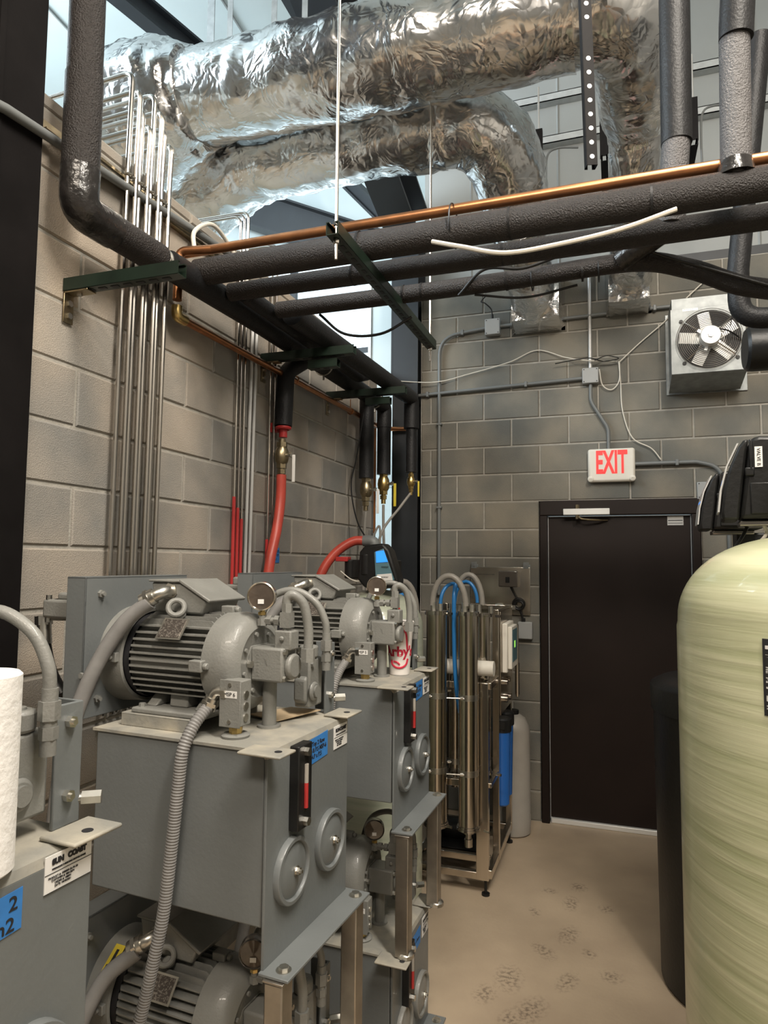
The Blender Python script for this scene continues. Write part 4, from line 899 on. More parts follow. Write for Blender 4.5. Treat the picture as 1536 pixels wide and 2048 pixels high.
# ------------------------------------------------------------------ valves and hoses
def ball_valve(loc, s, m, hm, label, side=1):
    v = empty('ball_valve', label, 'valve', loc)
    g = G().cyl((0, 0, .05*s), (0, 0, .095*s), .020*s, 16).hexn((0, 0, .05*s), (0, 0, .075*s), .030*s).hexn((0, 0, -.07*s), (0, 0, -.045*s), .029*s)
    g.lathe([(-.05*s, .024*s), (-.03*s, .036*s), (.0, .040*s), (.03*s, .036*s), (.05*s, .026*s)], (0, 0, 0), (0, 0, 1), 24)
    g.hexn((0, 0, -.10*s), (0, 0, -.075*s), .024*s).cyl((0, 0, -.13*s), (0, 0, -.07*s), .015*s)
    g.obj('body', m, v)
    g = G().cyl((.035*s*side, -.01, 0), (.07*s*side, -.02, .0), .010*s).hexn((.06*s*side, -.018, 0), (.072*s*side, -.02, 0), .014*s); g.obj('stem', M_ZINC, v)
    G().rbox((.085*s*side, -.022, -.075*s), (.018*s, .005, .15*s), (1, 0, 0)).obj('handle', hm, v, bevel=.002)
    return v
ball_valve((-.33, -1.78, 2.34), .95, M_DBRASS, M_PAPER, 'aged brass ball valve with white tagged handle above the long red hose')
ball_valve((-.29, -.62, 2.28), 1.1, M_DBRASS, M_PAPER, 'aged brass valve under the dark drop left of the brightest valve')
ball_valve((-.26, -.34, 2.35), 1.1, M_BRASS, M_YEL, 'bright brass ball valve with yellow lever near the corner column')
ball_valve((.01, -.55, 2.335), .7, M_BRASS, M_YEL, 'small brass ball valve with yellow lever in front of the corner column')
rc = tag(G().torus((-.33, -1.77, 2.49), (0, 0, 1), .034, .010, 20, 8).cyl((-.33, -1.77, 2.44), (-.33, -1.77, 2.50), .022).box(-.399, -.36, -1.785, -1.755, 2.47, 2.52).obj('pipe_clamp', M_REDP), 'red copper collar and clamp at the bottom of the first insulated drop', 'clamp')
tag(G().tube(smoothpath([(-.33, -1.78, 2.24), (-.33, -1.785, 2.10), (-.33, -1.82, 1.95), (-.33, -1.88, 1.80), (-.335, -1.91, 1.62)], 8), .026, 18).obj('red_hose', M_RED), 'long red rubber hose hanging from the wall valve behind the units', 'hose')
h2 = tag(G().tube(smoothpath([(.02, -1.42, 1.905), (-.06, -1.44, 1.90), (-.15, -1.48, 1.83), (-.21, -1.52, 1.72), (-.23, -1.54, 1.58)], 8), .026, 18).obj('red_hose', M_RED), 'red rubber hose arching into the grey elbow above the filter tank', 'hose')
G().tube(route([(.0, -1.42, 1.905), (.065, -1.42, 1.905), (.065, -1.42, 1.83)], .03), .031, 16).obj('pvc_elbow', M_PVC, h2)
for (pts, r, lab) in (([(-.29, -.62, 2.13), (-.29, -.64, 2.0), (-.27, -.70, 1.6)], .010, 'clear braided hose below the aged brass valve'),
                      ([(-.26, -.34, 2.2), (-.25, -.36, 2.0), (-.20, -.45, 1.6)], .010, 'clear braided hose below the bright brass valve'),
                      ([(.01, -.55, 2.26), (-.05, -.60, 2.16), (-.14, -.72, 1.98), (-.12, -.85, 1.75), (-.02, -.95, 1.475)], .009, 'grey braided hose slanting from the small brass valve'),
                      ([(-.29, -.66, 2.85), (-.33, -.70, 2.5), (-.36, -.72, 2.3), (-.28, -.80, 2.05), (-.10, -1.0, 1.88)], .005, 'thin black cable drooping behind the valves'),
                      ([(-.20, -.9, 1.70), (-.16, -.85, 1.92), (-.12, -.82, 2.02), (-.10, -.86, 1.86)], .007, 'grey hose loop against the dark corner column')):
    tag(G().tube(smoothpath(pts, 8), r, 10).obj('thin_hose' if 'hose' in lab else 'cable', M_GREYH if 'hose' in lab else M_BLKPL), lab, 'hose' if 'hose' in lab else 'cable')
def note(y, z0, z1, w_, label):
    n_ = tag(G().box(-.3995, -.397, y-w_/2, y+w_/2, z0, z1).obj('tape_note', M_BLUETAPE, smooth=False), label, 'tape')
    text('#1 MOTOR\nBACK TOP\nP.S 1', 'handwriting', M_INK, .02, (-.3965, y, (z0+z1)/2), FACE_X, n_, width=w_*.8, ext=.0003)
note(-1.70, 1.78, 1.86, .085, 'blue tape note on the block wall right of the long red hose')
note(-.85, 1.80, 1.87, .09, 'blue tape note on the block wall behind the filter tank head')

# ------------------------------------------------------------------ pale filter tank behind the units
ft_ = empty('filter_tank', 'pale green fibreglass filter tank behind the farthest hydraulic unit', 'tank', (.115, -1.50, 0))
prof = [(0.02, .20), (.05, .238), (.1, .243), (1.44, .243)]+[(1.44+.205*math.sin(a), .243*math.cos(a)) for a in [i*PI/2/10 for i in range(1, 10)]]+[(1.648, .055), (1.67, .055)]
G().lathe(prof, (0, 0, 0), (0, 0, 1), 56).obj('shell', M_FRP2, ft_)
G().lathe([(0, .21), (.0, .22), (.12, .235), (.13, .20)], (0, 0, 0), (0, 0, 1), 40).obj('base_ring', M_BLKPL, ft_)
vh = G().lathe([(1.66, .07), (1.70, .08), (1.73, .07), (1.80, .06)], (0, 0, 0), (0, 0, 1), 24).box(-.12, .10, -.10, .10, 1.70, 1.80).cyl((-.17, -.02, 1.735), (.12, -.02, 1.735), .04, 20).cyl((-.02, -.13, 1.72), (-.02, -.13, 1.83), .035, 20).cyl((-.13, -.08, 1.70), (-.13, -.08, 1.80), .03, 16).obj('control_valve', M_BLKPL, ft_, bevel=.006)
G().box(-.20, -.13, -.12, -.07, 1.79, 1.815).obj('red_band', M_REDP, ft_, bevel=.003)
G().box(-.02, .03, -.14, -.10, 1.825, 1.832).obj('red_clip', M_REDP, ft_)
ch = G().prism([(-.02, 1.655), (-.06, 1.70), (-.05, 1.84), (-.02, 1.875), (.08, 1.885), (.115, 1.85), (.165, 1.70), (.16, 1.655)], 'y', -.16, -.06).obj('control_head', M_BLKPL, ft_, bevel=.012)
q = V(.05, -1, .0)
sc_ = G().prism([(.045, 1.69), (.035, 1.84), (.085, 1.858), (.145, 1.70), (.115, 1.675)], 'y', -.166, -.160).obj('control_face', M_PCB, ch, bevel=.002)
G().prism([(.048, 1.785), (.045, 1.842), (.088, 1.848), (.110, 1.79)], 'y', -.169, -.166).obj('lcd_screen', M_SCREEN, ch, smooth=False)
G().prism([(.055, 1.675), (.052, 1.725), (.130, 1.732), (.137, 1.70), (.11, 1.672)], 'y', -.169, -.166).obj('face_label', M_PAPER, ch, smooth=False)
for zz in (1.765, 1.713): text('water', 'lettering', M_INK, .016, (.095, -.1695, zz), FACE_Y, ch, width=.04, ext=.0003)
G().tube(smoothpath([(-.16, -.14, 1.74), (-.10, -.15, 1.70), (-.05, -.15, 1.69), (0, -.15, 1.72), (.02, -.15, 1.78)], 6), .003, 6).obj('white_wire', M_WTUBE, ft_)

bt = empty('brine_barrel', 'black plastic barrel tucked behind the pale filter tank', 'barrel', (-.01, -.93, 0))
G().lathe([(0, .17), (.02, .185), (1.42, .195), (1.46, .18), (1.475, .15), (1.48, 0)], (0, 0, 0), (0, 0, 1), 40).obj('barrel_body', M_BLKPL, bt)
def arc(p0, p1, h_, r, name, m, label=None, parent=None, cat='hose', group=None):
    p0 = Vector(p0); p1 = Vector(p1); pts = []
    for i in range(15):
        t = i/14; pts.append(p0.lerp(p1, .5-.5*math.cos(PI*t))+V(0, 0, h_*math.sin(PI*t)))
    o = G().tube(pts, r, 14).obj(name, m, parent)
    if label: tag(o, label, cat, group)
    return o
arc((-.0, -.98, 1.47), (.15, -.88, 1.47), .20, .019, 'grey_hose', M_GREYH, 'grey hose arching over the black barrel')
arc((.04, -1.0, 1.47), (.13, -.92, 1.47), .12, .014, 'blue_hose', M_BLUE, 'blue hose arching over the black barrel')

# ------------------------------------------------------------------ reverse osmosis skid
ro = empty('reverse_osmosis_skid', 'stainless reverse osmosis skid with four upright membrane housings', 'water treatment skid', (.60, -1.15, 0))
def XS(x): return x+.030 if x > .589 else x
def R_(x, y, z): return V(XS(x), y, z)-ro.location
def rb(g, x0, x1, y0, y1, z0, z1): L = ro.location; return g.box(XS(x0)-L.x, XS(x1)-L.x, y0-L.y, y1-L.y, z0-L.z, z1-L.z)
for (x, y, z1) in ((.60, -1.165, 1.13), (.615, -.90, 1.515), (.615, -.42, 1.515), (.22, -1.165, 1.13), (.22, -.42, 1.515)):
    rb(G(), x-.019, x+.019, y-.019, y+.019, .08, z1).obj('frame_post', M_STEEL, ro, bevel=.003)
for (x0, x1, y0, y1, z0, z1) in ((.22, .60, -1.184, -1.146, .08, .12), (.22, .60, -1.184, -1.146, 1.09, 1.13), (.24, .60, -1.02, -.98, .10, .14), (.22, .60, -1.184, -1.146, .56, .60),
                                 (.596, .634, -1.16, -.42, .08, .13), (.20, .238, -1.16, -.42, .08, .12), (.20, .62, -.44, -.40, .08, .12), (.596, .634, -1.16, -.90, 1.09, 1.13), (.596, .634, -.90, -.42, 1.48, 1.515), (.596, .634, -1.16, -.42, .56, .59), (.22, .62, -.44, -.40, 1.48, 1.515)):
    rb(G(), x0+.002, x1-.002, y0+.002, y1-.002, z0+.0015, z1-.0015).obj('frame_rail', M_STEEL, ro, bevel=.003)
for (x, y) in ((.60, -1.165), (.615, -.42), (.22, -1.165), (.22, -.42)):
    G().cyl(R_(x, y, .0), R_(x, y, .012), .022).cyl(R_(x, y, .01), R_(x, y, .08), .008).obj('levelling_foot', M_BLKPL, ro)
for (x, y, r) in ((.372, -1.235, .058), (.550, -1.235, .0535), (.43, -1.03, .050), (.588, -1.03, .045)):
    zb, ztp = (.36, 1.52) if r > .052 else (.60, 1.50)
    mh = G().cyl(R_(x, y, zb), R_(x, y, ztp), r, 36).obj('membrane_housing', M_STEEL, ro)
    for z in (zb, ztp-.02): G().cyl(R_(x, y, z), R_(x, y, z+.012), r+.010, 32).cyl(R_(x, y, z+.012), R_(x, y, z+.022), r+.006, 32).cyl(R_(x+r+.005, y-.02, z+.008), R_(x+r+.035, y-.03, z+.008), .008, 8).obj('end_clamp', M_TUBE, mh)
    for z in (.66, 1.06): G().cyl(R_(x, y, z-.016), R_(x, y, z+.016), r+.0012, 32).cyl(R_(x-r*.2, y-r-.006, z), R_(x-r-.05, y-r-.02, z), .004, 8).hexn(R_(x-r*.3, y-r-.004, z), R_(x-r*.6, y-r-.010, z), .009).obj('strap_clamp', M_ZINC, mh)
    G().cyl(R_(x, y, zb-.02), R_(x, y, zb), r*.55, 20).cyl(R_(x, y, zb-.05), R_(x, y, zb-.02), .016, 12).cyl(R_(x, y, zb-.09), R_(x, y, zb-.05), .022, 16).obj('bottom_port', M_TUBE, mh)
    G().cyl(R_(x-.02, y, ztp), R_(x-.02, y, ztp+.05), .016, 12).cyl(R_(x+.02, y, ztp), R_(x+.02, y, ztp+.04), .014, 12).obj('top_port', M_ZINC, mh)
def roarc(a, b, z, h_, r, m, nm): arc(R_(*a, z), R_(*b, z), h_, r, nm, m, None, ro)
roarc((.345, -1.235), (.535, -1.235), 1.55, .165, .017, M_GREYH, 'grey_hose')
roarc((.43, -1.03), (.588, -1.03), 1.55, .17, .016, M_GREYH, 'grey_hose')
roarc((.392, -1.235), (.50, -1.10), 1.56, .11, .010, M_BLUE, 'blue_hose')
roarc((.43, -1.04), (.565, -1.06), 1.56, .12, .010, M_BLUE, 'blue_hose')
G().tube(smoothpath([R_(.46, -1.16, 1.67), R_(.461, -1.20, 1.58), R_(.463, -1.20, 1.30), R_(.475, -1.20, 1.10), R_(.48, -1.13, .95)], 8), .012, 12).obj('blue_hose', M_BLUE, ro)
pn = rb(G(), .636, .642, -.895, -.43, .90, 1.50).obj('instrument_panel', M_STEEL, ro, bevel=.002)
ctl = rb(G(), .643, .675, -.86, -.60, 1.14, 1.43).obj('controller_box', M_WHITE, ro, bevel=.006)
rb(G(), .675, .700, -.84, -.62, 1.16, 1.41).obj('controller_lid', M_WHITE, ctl, bevel=.005)
rb(G(), .7005, .702, -.82, -.64, 1.20, 1.39).obj('controller_face', M_PCB, ctl)
rb(G(), .7021, .703, -.76, -.72, 1.28, 1.32).obj('lcd_screen', M_GSCREEN, ctl)
g = G()
for (y, z, r) in ((-.80, 1.08, .018), (-.70, 1.08, .018), (-.80, .98, .022), (-.66, .97, .022)): g.cyl(R_(.642, y, z), R_(.668, y, z), r, 18)
g.obj('dial', M_TUBE, pn)
G().cyl(R_(.69, -.55, .95), R_(.69, -.55, 1.40), .010, 10).cyl(R_(.68, -.48, .95), R_(.68, -.48, 1.15), .014, 12).obj('flow_tube', M_TUBE, pn)
for (x, y) in ((.628, -.80), (.618, -.62)):
    fh = G().lathe([(0, .036), (.01, .046), (.42, .054), (.44, .058)], R_(x, y, .36), (0, 0, 1), 28).obj('cartridge_filter', M_BLUEF, ro)
    G().lathe([(.43, .060), (.50, .060), (.51, .05)], R_(x, y, .36), (0, 0, 1), 28).box(*[v for p in zip(R_(x-.03, y-.062, .81), R_(x+.03, y-.058, .85)) for v in p]).obj('filter_head', M_BLKPL, fh)
G().cyl(R_(.36, -1.115, 1.20), R_(.64, -1.115, 1.20), .042, 24).obj('white_housing', M_WHITE, ro)
G().tube(smoothpath([R_(.325, -1.09, .28), R_(.33, -1.09, .22), R_(.28, -1.05, .12), R_(.20, -1.0, .07)], 6), .022, 12).obj('drain_hose', M_GREYH, ro)
g = G().cyl(R_(.30, -.75, .16), R_(.50, -.75, .16), .075, 24).cyl(R_(.50, -.75, .16), R_(.54, -.75, .16), .05, 20); rb(g, .26, .56, -.95, -.55, .12, .135); g.obj('booster_pump', M_BLKPL, ro, bevel=.004)

pt2 = empty('poly_tank', 'translucent grey poly tank standing between the skid and the door', 'tank', (.640, -.24, 0))
G().lathe([(0, .105), (.01, .118), (.12, .122), (.125, .119), (.66, .119), (.70, .112), (.75, .088), (.775, .05), (.78, .0)], (0, 0, 0), (0, 0, 1), 40).obj('tank_shell', M_POLY, pt2)
G().cyl((0, 0, .76), (0, 0, .80), .045, 20).obj('tank_cap', M_BLKPL, pt2)

# stainless panel on the back wall with a timer box, outlet boxes
wp = empty('pump_control_panel', 'stainless backing panel with a clear timer box on the back wall', 'panel', (.545, -.0, 1.62))
G().box(-.235, .195, -.020, -.014, -.20, .14).obj('backing_plate', M_STEEL, wp, bevel=.002)
for x in (-.20, .175):
    G().box(x-.028, x+.012, -.028, -.020, .13, .175).cyl((x-.008, -.028, .15), (x-.008, -.033, .15), .009).box(x-.02, x+.02, -.014, 0, -.18, .16).obj('mount_tab', M_GALV, wp, bevel=.001)
tb_ = G().box(-.02, .115, -.085, -.02, .0, .115).obj('timer_box', mat('smoked_clear_cover', (0.10, 0.085, 0.07), 0.15, 0, coat=.5), wp, bevel=.008)
G().box(.03, .06, -.088, -.085, .03, .07).obj('timer_dial', M_BLKPL, tb_)
text('HYDRAULIC WATER SYSTEM', 'lettering', M_INK, .012, (-.14, -.0207, .085), FACE_Y, wp, width=.16, ext=.0003)
G().torus((.115, -.04, -.12), (0, 1, .2), .035, .011, 24, 8).torus((.12, -.05, -.13), (.1, 1, .0), .030, .008, 24, 8).tube(smoothpath([(.06, -.05, .0), (.09, -.04, -.06), (.115, -.04, -.10)], 5), .006, 8).obj('coiled_cord', M_BLKPL, wp)
ob = tag(G().box(.655, .755, -.05, -.001, 1.255, 1.375).obj('outlet_box', M_BOX, bevel=.006), 'grey outlet box on the back wall below the stainless panel', 'electrical box')
G().tube(smoothpath([(.69, -.03, 1.37), (.685, -.035, 1.41), (.665, -.04, 1.47)], 5), .008, 8).box(.68, .705, -.045, -.02, 1.375, 1.40).obj('cord_plug', M_BLKPL, ob)
pv = tag(G().cyl((.30, -.06, 1.475), (.62, -.06, 1.475), .014).hexn((.40, -.06, 1.475), (.43, -.06, 1.475), .022).hexn((.50, -.06, 1.475), (.54, -.06, 1.475), .024).cyl((.34, -.06, 1.475), (.34, -.06, 1.40), .01).box(.28, .32, -.06, -.001, 1.46, 1.49).box(.60, .64, -.06, -.001, 1.46, 1.49).obj('pipe_manifold', M_ZINC), 'small plated pipe manifold at the foot of the stainless panel', 'pipe')

# ------------------------------------------------------------------ big fibreglass tank at right, black barrel behind it
bg = empty('filter_tank', 'big yellow-green fibreglass tank filling the right foreground', 'tank', (1.852, -3.12, 0))
Rb = .383
prof = [(0.02, .33), (.06, .372), (.12, Rb), (1.640, Rb+.0025), (1.650, Rb)]+[(1.66+.205*math.sin(a)**1.05, Rb*math.cos(a)**.62) for a in [i*PI/2/18 for i in range(1, 18)]]+[(1.868, .06), (1.93, .06)]
G().lathe(prof, (0, 0, 0), (0, 0, 1), 96).obj('shell', M_FRP, bg)
G().lathe([(0, .34), (.0, .36), (.12, .388), (.14, .36)], (0, 0, 0), (0, 0, 1), 60).obj('base_ring', M_BLKPL, bg)
# data label wrapped on the shell
def wrap(R, a0, a1, z0, z1, t=.002, n=10):
    vs = []; fs = []
    for i in range(n+1):
        a = a0+(a1-a0)*i/n
        for (r, z) in ((R, z0), (R, z1), (R+t, z1), (R+t, z0)): vs.append((r*math.cos(a), r*math.sin(a), z))
    for i in range(n):
        for j in range(4): k = (j+1) % 4; fs.append((i*4+j, i*4+k, (i+1)*4+k, (i+1)*4+j))
    fs.append((0,1,2,3)); fs.append((n*4+3, n*4+2, n*4+1, n*4)); return G().add(vs, fs)
a_c = math.atan2(CAM.y+3.12, CAM.x-1.852)
dlab = wrap(Rb+.003, a_c-.43, a_c-.0, 1.495, 1.645).obj('data_label', M_INK, bg)
dlab2 = wrap(Rb+.0052, a_c-.415, a_c-.015, 1.505, 1.62, .0005).obj('label_rows', mat('label_print', (0.02, 0.02, 0.02), 0.5, 0, vscale=60, col2=(0.6, 0.6, 0.58), thr=(0.52, 0.56), stretch=(.3, .3, 3)), bg)
dlab3 = wrap(Rb+.0052, a_c-.415, a_c-.015, 1.625, 1.632, .0006).obj('label_rule', M_PAPER, bg)
bb = G().cyl((0, 0, 1.93), (0, 0, 2.02), .075, 24).box(-.10, .10, -.08, .08, 1.96, 2.08).cyl((-.14, .02, 2.02), (.14, .02, 2.02), .045, 20).obj('valve_body', M_BLKPL, bg, bevel=.006)

def clam(loc, rz, s, label, tag_text=None):
    c_ = empty('valve_controller', label, 'valve controller', loc, rz)
    # local: x = left-right in the picture, y = depth; the bowed front face looks to -x
    pr = [(-.125, .0), (-.128, .03), (-.118, .11), (-.098, .19), (-.068, .262), (-.052, .284), (-.034, .290), (-.040, .25), (-.072, .0)]
    pr = [(x*s, z*s) for x, z in pr]
    G().prism(pr, 'y', -.10*s, .10*s).obj('front_shell', M_BLKPL, c_, bevel=.012*s)
    pr2 = [(-.069, .005), (-.037, .25), (-.030, .290), (.0, .297), (.13, .285), (.16, .26), (.16, .005)]
    G().prism([(x*s, z*s) for x, z in pr2], 'y', -.105*s, .105*s).obj('rear_shell', M_BLKPL, c_, bevel=.014*s)
    G().box(-.035*s, .10*s, -.112*s, -.105*s, .02*s, .13*s).obj('cover_recess', M_BLKPL, c_, bevel=.004)
    G().box(-.036*s, -.024*s, -.113*s, -.104*s, .17*s, .285*s).box(-.05*s, -.02*s, -.113*s, -.104*s, .155*s, .185*s).obj('latch', M_BLKPL, c_, bevel=.003)
    ov = [(-.133, .03), (-.124, .11), (-.103, .195), (-.066, .277)]
    g = G().prism([(x*s, z*s) for x, z in ov]+[((x-.006)*s, z*s) for x, z in ov[::-1]], 'y', -.085*s, .085*s).obj('display_film', M_LGREY, c_, smooth=False)
    g = G().prism([((x-.008)*s, z*s) for x, z in ((-.112, .14), (-.095, .20))]+[((x-.011)*s, z*s) for x, z in ((-.095, .20), (-.112, .14))], 'y', -.06*s, .06*s).obj('display_window', M_SCREEN, c_, smooth=False)
    G().box(-.07*s, .12*s, -.07*s, .07*s, -.02*s, .0).obj('base_tray', M_DTUBE, c_, bevel=.003)
    if tag_text:
        st = G().box(-.018*s, .006*s, -.1085*s, -.1052*s, .185*s, .258*s).obj('name_sticker', M_PAPER, c_, smooth=False)
        text(tag_text, 'lettering', M_INK, .012, (-.006*s, -.1092*s, .2215*s), ((0, 0, -1), (1, 0, 0)), st, width=.062*s, ext=.0003)
    return c_
v2 = clam((1.685, -2.95, 1.905), -.10, .72, 'nearer black valve controller head carrying the VALVE B sticker', 'VALVE B')
v1 = clam((1.680, -2.40, 1.905), -.03, .66, 'black valve controller head behind and left of the VALVE B one')
t2 = empty('filter_tank', 'second fibreglass tank mostly hidden behind the big yellow-green one', 'tank', (2.02, -2.30, 0))
G().lathe([(0.0, .27), (.04, .30), (1.45, .30)]+[(1.45+.2*math.sin(a), .30*math.cos(a)) for a in [i*PI/2/10 for i in range(1, 10)]]+[(1.655, .06), (1.90, .06)], (0, 0, 0), (0, 0, 1), 48).obj('shell', M_FRP, t2)
G().box(-.30, .05, -.05, .05, 1.84, 1.90).obj('valve_body', M_BLKPL, t2, bevel=.006)
for (pts, r, m_, lab) in (([(1.69, -2.97, 1.895), (1.695, -2.97, 1.87), (1.665, -3.0, 1.84), (1.64, -3.03, 1.825)], .0045, M_WTUBE, 'white tube hanging from the VALVE B controller onto the tank dome'),
                          ([(1.66, -2.93, 1.895), (1.64, -2.95, 1.86), (1.60, -3.0, 1.81)], .0045, M_BLKPL, 'black cable running from the nearer controller down to the tank dome'),
                          ([(1.73, -2.98, 1.895), (1.725, -2.98, 1.88), (1.715, -3.0, 1.865)], .005, M_BLKPL, 'short black tube right of the white one below the nearer controller')):
    tag(G().tube(smoothpath(pts, 6), r, 8).obj('control_tube', m_), lab, 'tube')
br_ = empty('brine_barrel', 'tall black barrel between the big tank and the door', 'barrel', (1.85, -1.60, 0))
G().lathe([(0, .35), (.015, .365), (1.19, .378), (1.20, .382)], (0, 0, 0), (0, 0, 1), 56).obj('barrel_body', M_BLKPL, br_)
G().lathe([(1.15, .386), (1.25, .390), (1.262, .384), (1.275, .36), (1.285, .34), (1.290, 0)], (0, 0, 0), (0, 0, 1), 56).obj('barrel_lid', M_BLKPL, br_)

# ------------------------------------------------------------------ exhaust fan
fan = empty('exhaust_fan', 'galvanised exhaust fan with wire guard on the back wall', 'fan', (1.90, 0, 3.0))
G().box(-.235, .26, -.012, -.001, -.06, .50).obj('wall_plate', M_GALV, fan, bevel=.002)
G().prism([(-.30, .00), (-.30, .50), (-.012, .50), (-.012, -.02), (-.05, -.02)], 'x', -.215, .205).obj('housing', M_GALV, fan, bevel=.002)
G().prism([(-.304, .005), (-.304, .43), (-.296, .43), (-.296, .005)], 'x', -.222, .210).obj('motor_panel', M_GALV, fan, bevel=.001)
G().prism([(-.31, .003), (-.30, .010), (-.03, -.046), (-.035, -.054)], 'x', -.222, .212).obj('drip_lip', M_GALV, fan)
G().cyl((0, -.3045, .215), (0, -.308, .215), .185, 48).obj('fan_opening', M_INK, fan)
for i in range(5):
    a = i*2*PI/5+.5; d_ = V(math.cos(a), 0, math.sin(a)); p_ = V(-math.sin(a), 0, math.cos(a))
    G().rbox(V(0, -.3105, .215)+d_*.11, (.13, .07, .003), d_, p_+V(0, .05, 0)).obj('blade', M_SWEEP, fan, bevel=.001)
for i in range(12): G().torus((0, -.325-.010*math.sin(i/11*PI*.5), .215), (0, 1, 0), .192-i*.0108, .0019, 56, 5).obj('guard_ring', M_TUBE, fan)
for i in range(4):
    a = PI/4+i*PI/2+.05; d_ = V(math.cos(a)*.95, 0, math.sin(a)*.85); G().tube([V(0, -.338, .215)+d_*.05, V(0, -.33, .215)+d_*.195, V(0, -.306, .215)+d_*.228], .0022, 6).tube([V(.006, -.338, .215)+d_*.05, V(.006, -.33, .215)+d_*.19], .0018, 6).obj('guard_strut', M_TUBE, fan)
    G().cyl(V(0, -.304, .215)+d_*.228, V(0, -.310, .215)+d_*.228, .012).cyl(V(0, -.310, .215)+d_*.228, V(0, -.313, .215)+d_*.228, .007).obj('rubber_mount', M_BLKPL, fan)
fm = G().lathe([(.0, .060), (.06, .060), (.066, .056), (.067, .02)], (0, -.335, .215), (0, -1, 0), 32).obj('fan_motor', M_SWEEP, fan)
G().hexn((0, -.40, .215), (0, -.412, .215), .017).cyl((0, -.412, .215), (0, -.416, .215), .009).obj('shaft_nut', M_ZINC, fm)
for a in (.4, 2.5, 4.4): G().rbox(V(math.cos(a)*.072, -.345, .215+math.sin(a)*.072), (.028, .012, .018), V(math.cos(a), 0, math.sin(a)), (0, 1, 0)).obj('motor_lug', M_SWEEP, fm)
lb = G().box(-.150, -.060, -.3055, -.304, .412, .428).obj('rating_label', M_LGREY, fan, smooth=False)
text('EXHAUST FAN MOTOR\n115 V  60 HZ', 'lettering', M_INK, .006, (-.105, -.306, .420), FACE_Y, lb, width=.07, ext=.0003)
G().tube(smoothpath([(.05, -.36, .26), (.10, -.37, .24), (.16, -.33, .21), (.215, -.30, .15)], 6), .005, 8).tube(smoothpath([(.12, -.33, .28), (.14, -.33, .35), (.20, -.31, .39)], 6), .0025, 6).obj('motor_cable', M_BLKPL, fan)
G().box(.165, .215, -.33, -.302, .36, .44).obj('wire_box', M_WHITE, fan, bevel=.003)

# ------------------------------------------------------------------ exit sign
ex_ = empty('exit_sign', 'white lit exit sign with red letters above the door', 'sign', (1.30, 0, 2.355))
G().box(-.155, .155, -.050, -.001, .0, .232).obj('sign_case', M_WHITE, ex_, bevel=.016)
text('EXIT', 'lettering', M_EXITR, .22, (-.0, -.0515, .128), FACE_Y, ex_, width=.205, ext=.0008, bold=.006)
for x in (-.137, .137): G().lathe([(0, .020), (.010, .020), (.014, .014), (.014, 0)], (x, -.05, .022), (0, -1, -.1), 20, False).cyl((x, -.055, .022), (x, -.064, .018), .009).obj('lamp_head', M_WHITE, ex_)

# ------------------------------------------------------------------ conduits and boxes on the back wall
def bconduit(pts, r, label, straps=(), m=M_PVC, R=.08):
    y = -.024; o = G().tube(route([(x, y, z) for x, z in pts], R, 10), r, 14).obj('wall_conduit', m)
    tag(o, label, 'conduit')
    for (x, z, vert) in straps:
        (G().box(x-.020, x+.020, y-.016, -.001, z-.008, z+.008) if vert else G().box(x-.010, x+.010, y-.016, -.001, z-.020, z+.020)).obj('strap', M_PVC, o, bevel=.003)
    return o
bconduit([(.072, 1.55), (.072, 3.50), (.47, 3.54), (1.70, 3.555)], .0125, 'grey conduit climbing the left of the back wall then running right to the fan', ((.072, 2.20, 1), (.072, 2.83, 1), (.25, 3.52, 0), (.80, 3.545, 0), (1.60, 3.555, 0)), R=.16)
bconduit([(-.18, 3.06), (1.14, 3.10)], .0125, 'horizontal grey conduit from the corner to the middle junction box', ((-.02, 3.065, 0), (.72, 3.087, 0)))
bconduit([(1.17, 3.12), (1.17, 3.86)], .012, 'upright grey conduit above the middle junction box', m=M_LGREY)
bconduit([(1.17, 3.06), (1.17, 2.93), (1.285, 2.73), (1.285, 2.58)], .012, 'grey conduit curving down from the junction box to the exit sign', R=.12)
bconduit([(1.455, 2.475), (1.84, 2.475), (1.97, 2.44), (2.02, 2.30), (2.03, 1.5)], .0135, 'grey conduit leaving the exit sign to the right over the door', ((1.72, 2.475, 0),), R=.12)
def jbox(x0, x1, z0, z1, label, d=.055, m=M_BOX):
    o = tag(G().box(x0, x1, -d, -.001, z0, z1).obj('junction_box', m, bevel=.005), label, 'electrical box')
    g = G()
    for x in (x0+.012, x1-.012):
        for z in (z0+.012, z1-.012): g.cyl((x, -d, z), (x, -d-.002, z), .004, 8)
    g.obj('cover_screw', M_INK, o); return o
jbox(.425, .535, 3.475, 3.595, 'grey square junction box with a cable out of its top')
jbox(1.115, 1.225, 3.055, 3.165, 'grey square junction box in the middle of the back wall')
jbox(1.84, 1.96, 2.225, 2.34, 'grey blank cover box at the upper right corner of the door', .02)
tag(G().tube(smoothpath([(.48, -.05, 3.60), (.475, -.06, 3.66), (.43, -.07, 3.71), (.40, -.06, 3.73), (.44, -.05, 3.78)], 6), .0045, 8).cyl((.48, -.045, 3.595), (.48, -.048, 3.625), .009, 8).obj('cable', M_BLKPL), 'short black cable rising from the left junction box', 'cable')
def wire(pts, label, r=.004, m=M_WTUBE): return tag(G().tube(smoothpath(pts, 8), r, 8).obj('cable', m), label, 'cable')
wire([(-.26, -.10, 3.17), (.05, -.05, 3.15), (.30, -.02, 3.20), (.60, -.03, 3.26), (.80, -.015, 3.335), (1.0, -.03, 3.26), (1.15, -.06, 3.215), (1.35, -.03, 3.20)], 'white cable sagging across the back wall to the wire bundle')
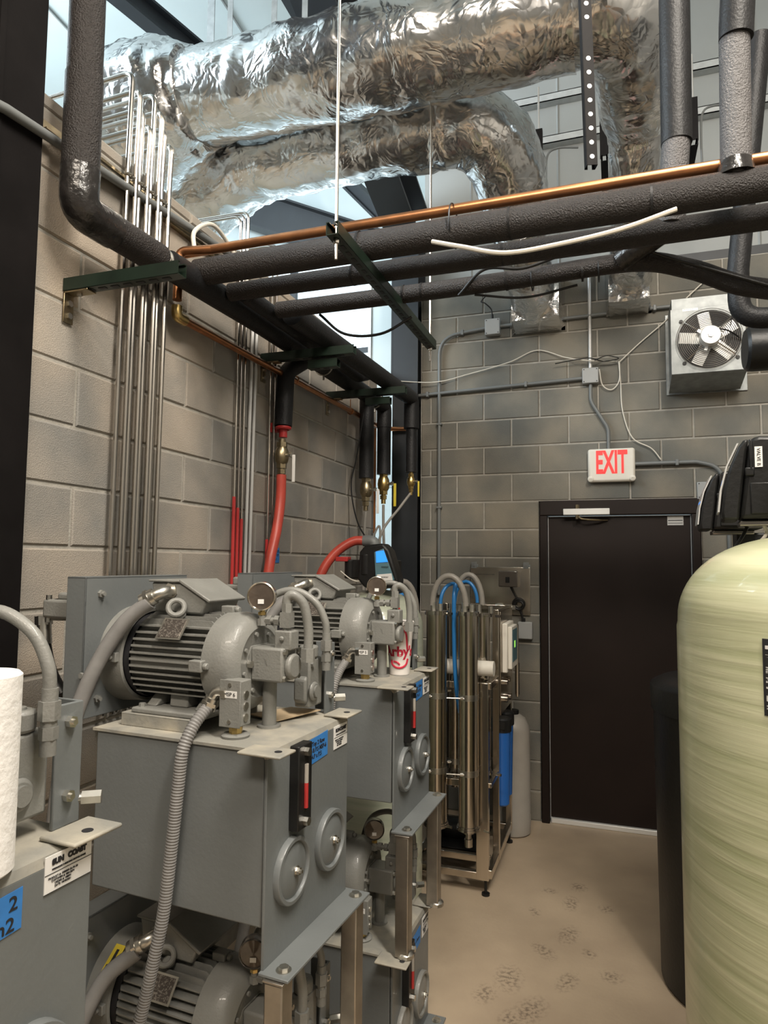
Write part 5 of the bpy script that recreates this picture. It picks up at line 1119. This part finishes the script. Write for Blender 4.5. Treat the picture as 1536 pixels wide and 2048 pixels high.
wire([(1.36, -.03, 3.19), (1.50, -.02, 3.32), (1.68, -.02, 3.47), (1.80, -.02, 3.60), (2.0, -.02, 3.78)], 'white cable rising diagonally from the wire bundle to the fan')
wire([(1.36, -.03, 3.20), (1.37, -.02, 3.05), (1.38, -.02, 2.85), (1.44, -.02, 2.66), (1.56, -.02, 2.58), (1.62, -.02, 2.50)], 'white cable hanging from the wire bundle towards the exit sign conduit')
wire([(1.23, -.05, 3.15), (1.25, -.03, 3.04), (1.31, -.02, 3.005), (1.36, -.03, 3.06), (1.365, -.03, 3.19)], 'white cable loop right of the middle junction box')
wire([(.93, -.05, 3.215), (1.15, -.07, 3.23), (1.26, -.06, 3.20), (1.36, -.05, 3.215), (1.28, -.05, 3.24), (1.20, -.07, 3.21)], 'tangle of black zip tied cable at the middle junction box', .0035, M_BLKPL)
# loose lines on the overhead pipes
wire([(.74, -2.74, 2.90), (.85, -2.77, 2.852), (1.0, -2.79, 2.80), (1.18, -2.78, 2.81), (1.36, -2.76, 2.84), (1.52, -2.745, 2.885)], 'bundle of white tubing drooping in front of the cross pipes', .008)
wire([(.74, -2.33, 2.865), (.85, -2.35, 2.95), (1.0, -2.36, 2.93), (1.15, -2.35, 2.965), (1.35, -2.36, 2.975), (1.55, -2.33, 2.90), (1.9, -2.31, 2.75)], 'black cable lying along the lowest cross pipe', .006, M_BLKPL)
wire([(.10, -2.27, 2.88), (.22, -2.27, 2.78), (.38, -2.25, 2.77), (.52, -2.25, 2.83)], 'black cable sagging below the left end of the lowest cross pipe', .006, M_BLKPL)
wire([(.80, -2.30, 2.872), (1.0, -2.28, 2.845), (1.2, -2.28, 2.87)], 'short black cable loop below the middle of the lowest cross pipe', .005, M_BLKPL)
for (x, y, z, r) in ((.80, -2.67, 2.99, .075), (1.03, -2.30, 2.913, .040), (1.28, -2.30, 2.918, .041)):
    tag(G().torus((x, y, z-.01), (1, 0, 0), r, .0028, 28, 6).obj('zip_tie', M_BLKPL), {.80: 'black zip tie binding the copper line to the thickest pipe', 1.03: 'black zip tie around the lowest cross pipe near its middle', 1.28: 'black zip tie around the lowest cross pipe near its bend'}[x], 'zip tie')
# small litter and hardware by the lower unit
hw = tag(G().hexn((.70, -2.36, 0), (.70, -2.36, .02), .015).cyl((.70, -2.36, .02), (.70, -2.36, .05), .007).hexn((.74, -2.38, 0), (.74, -2.38, .02), .015).box(.66, .78, -2.42, -2.32, 0, .006).obj('anchor_plate', M_ZINC, bevel=.002), 'anchor plate with bolts on the floor at the foot of the rear lower unit', 'hardware')
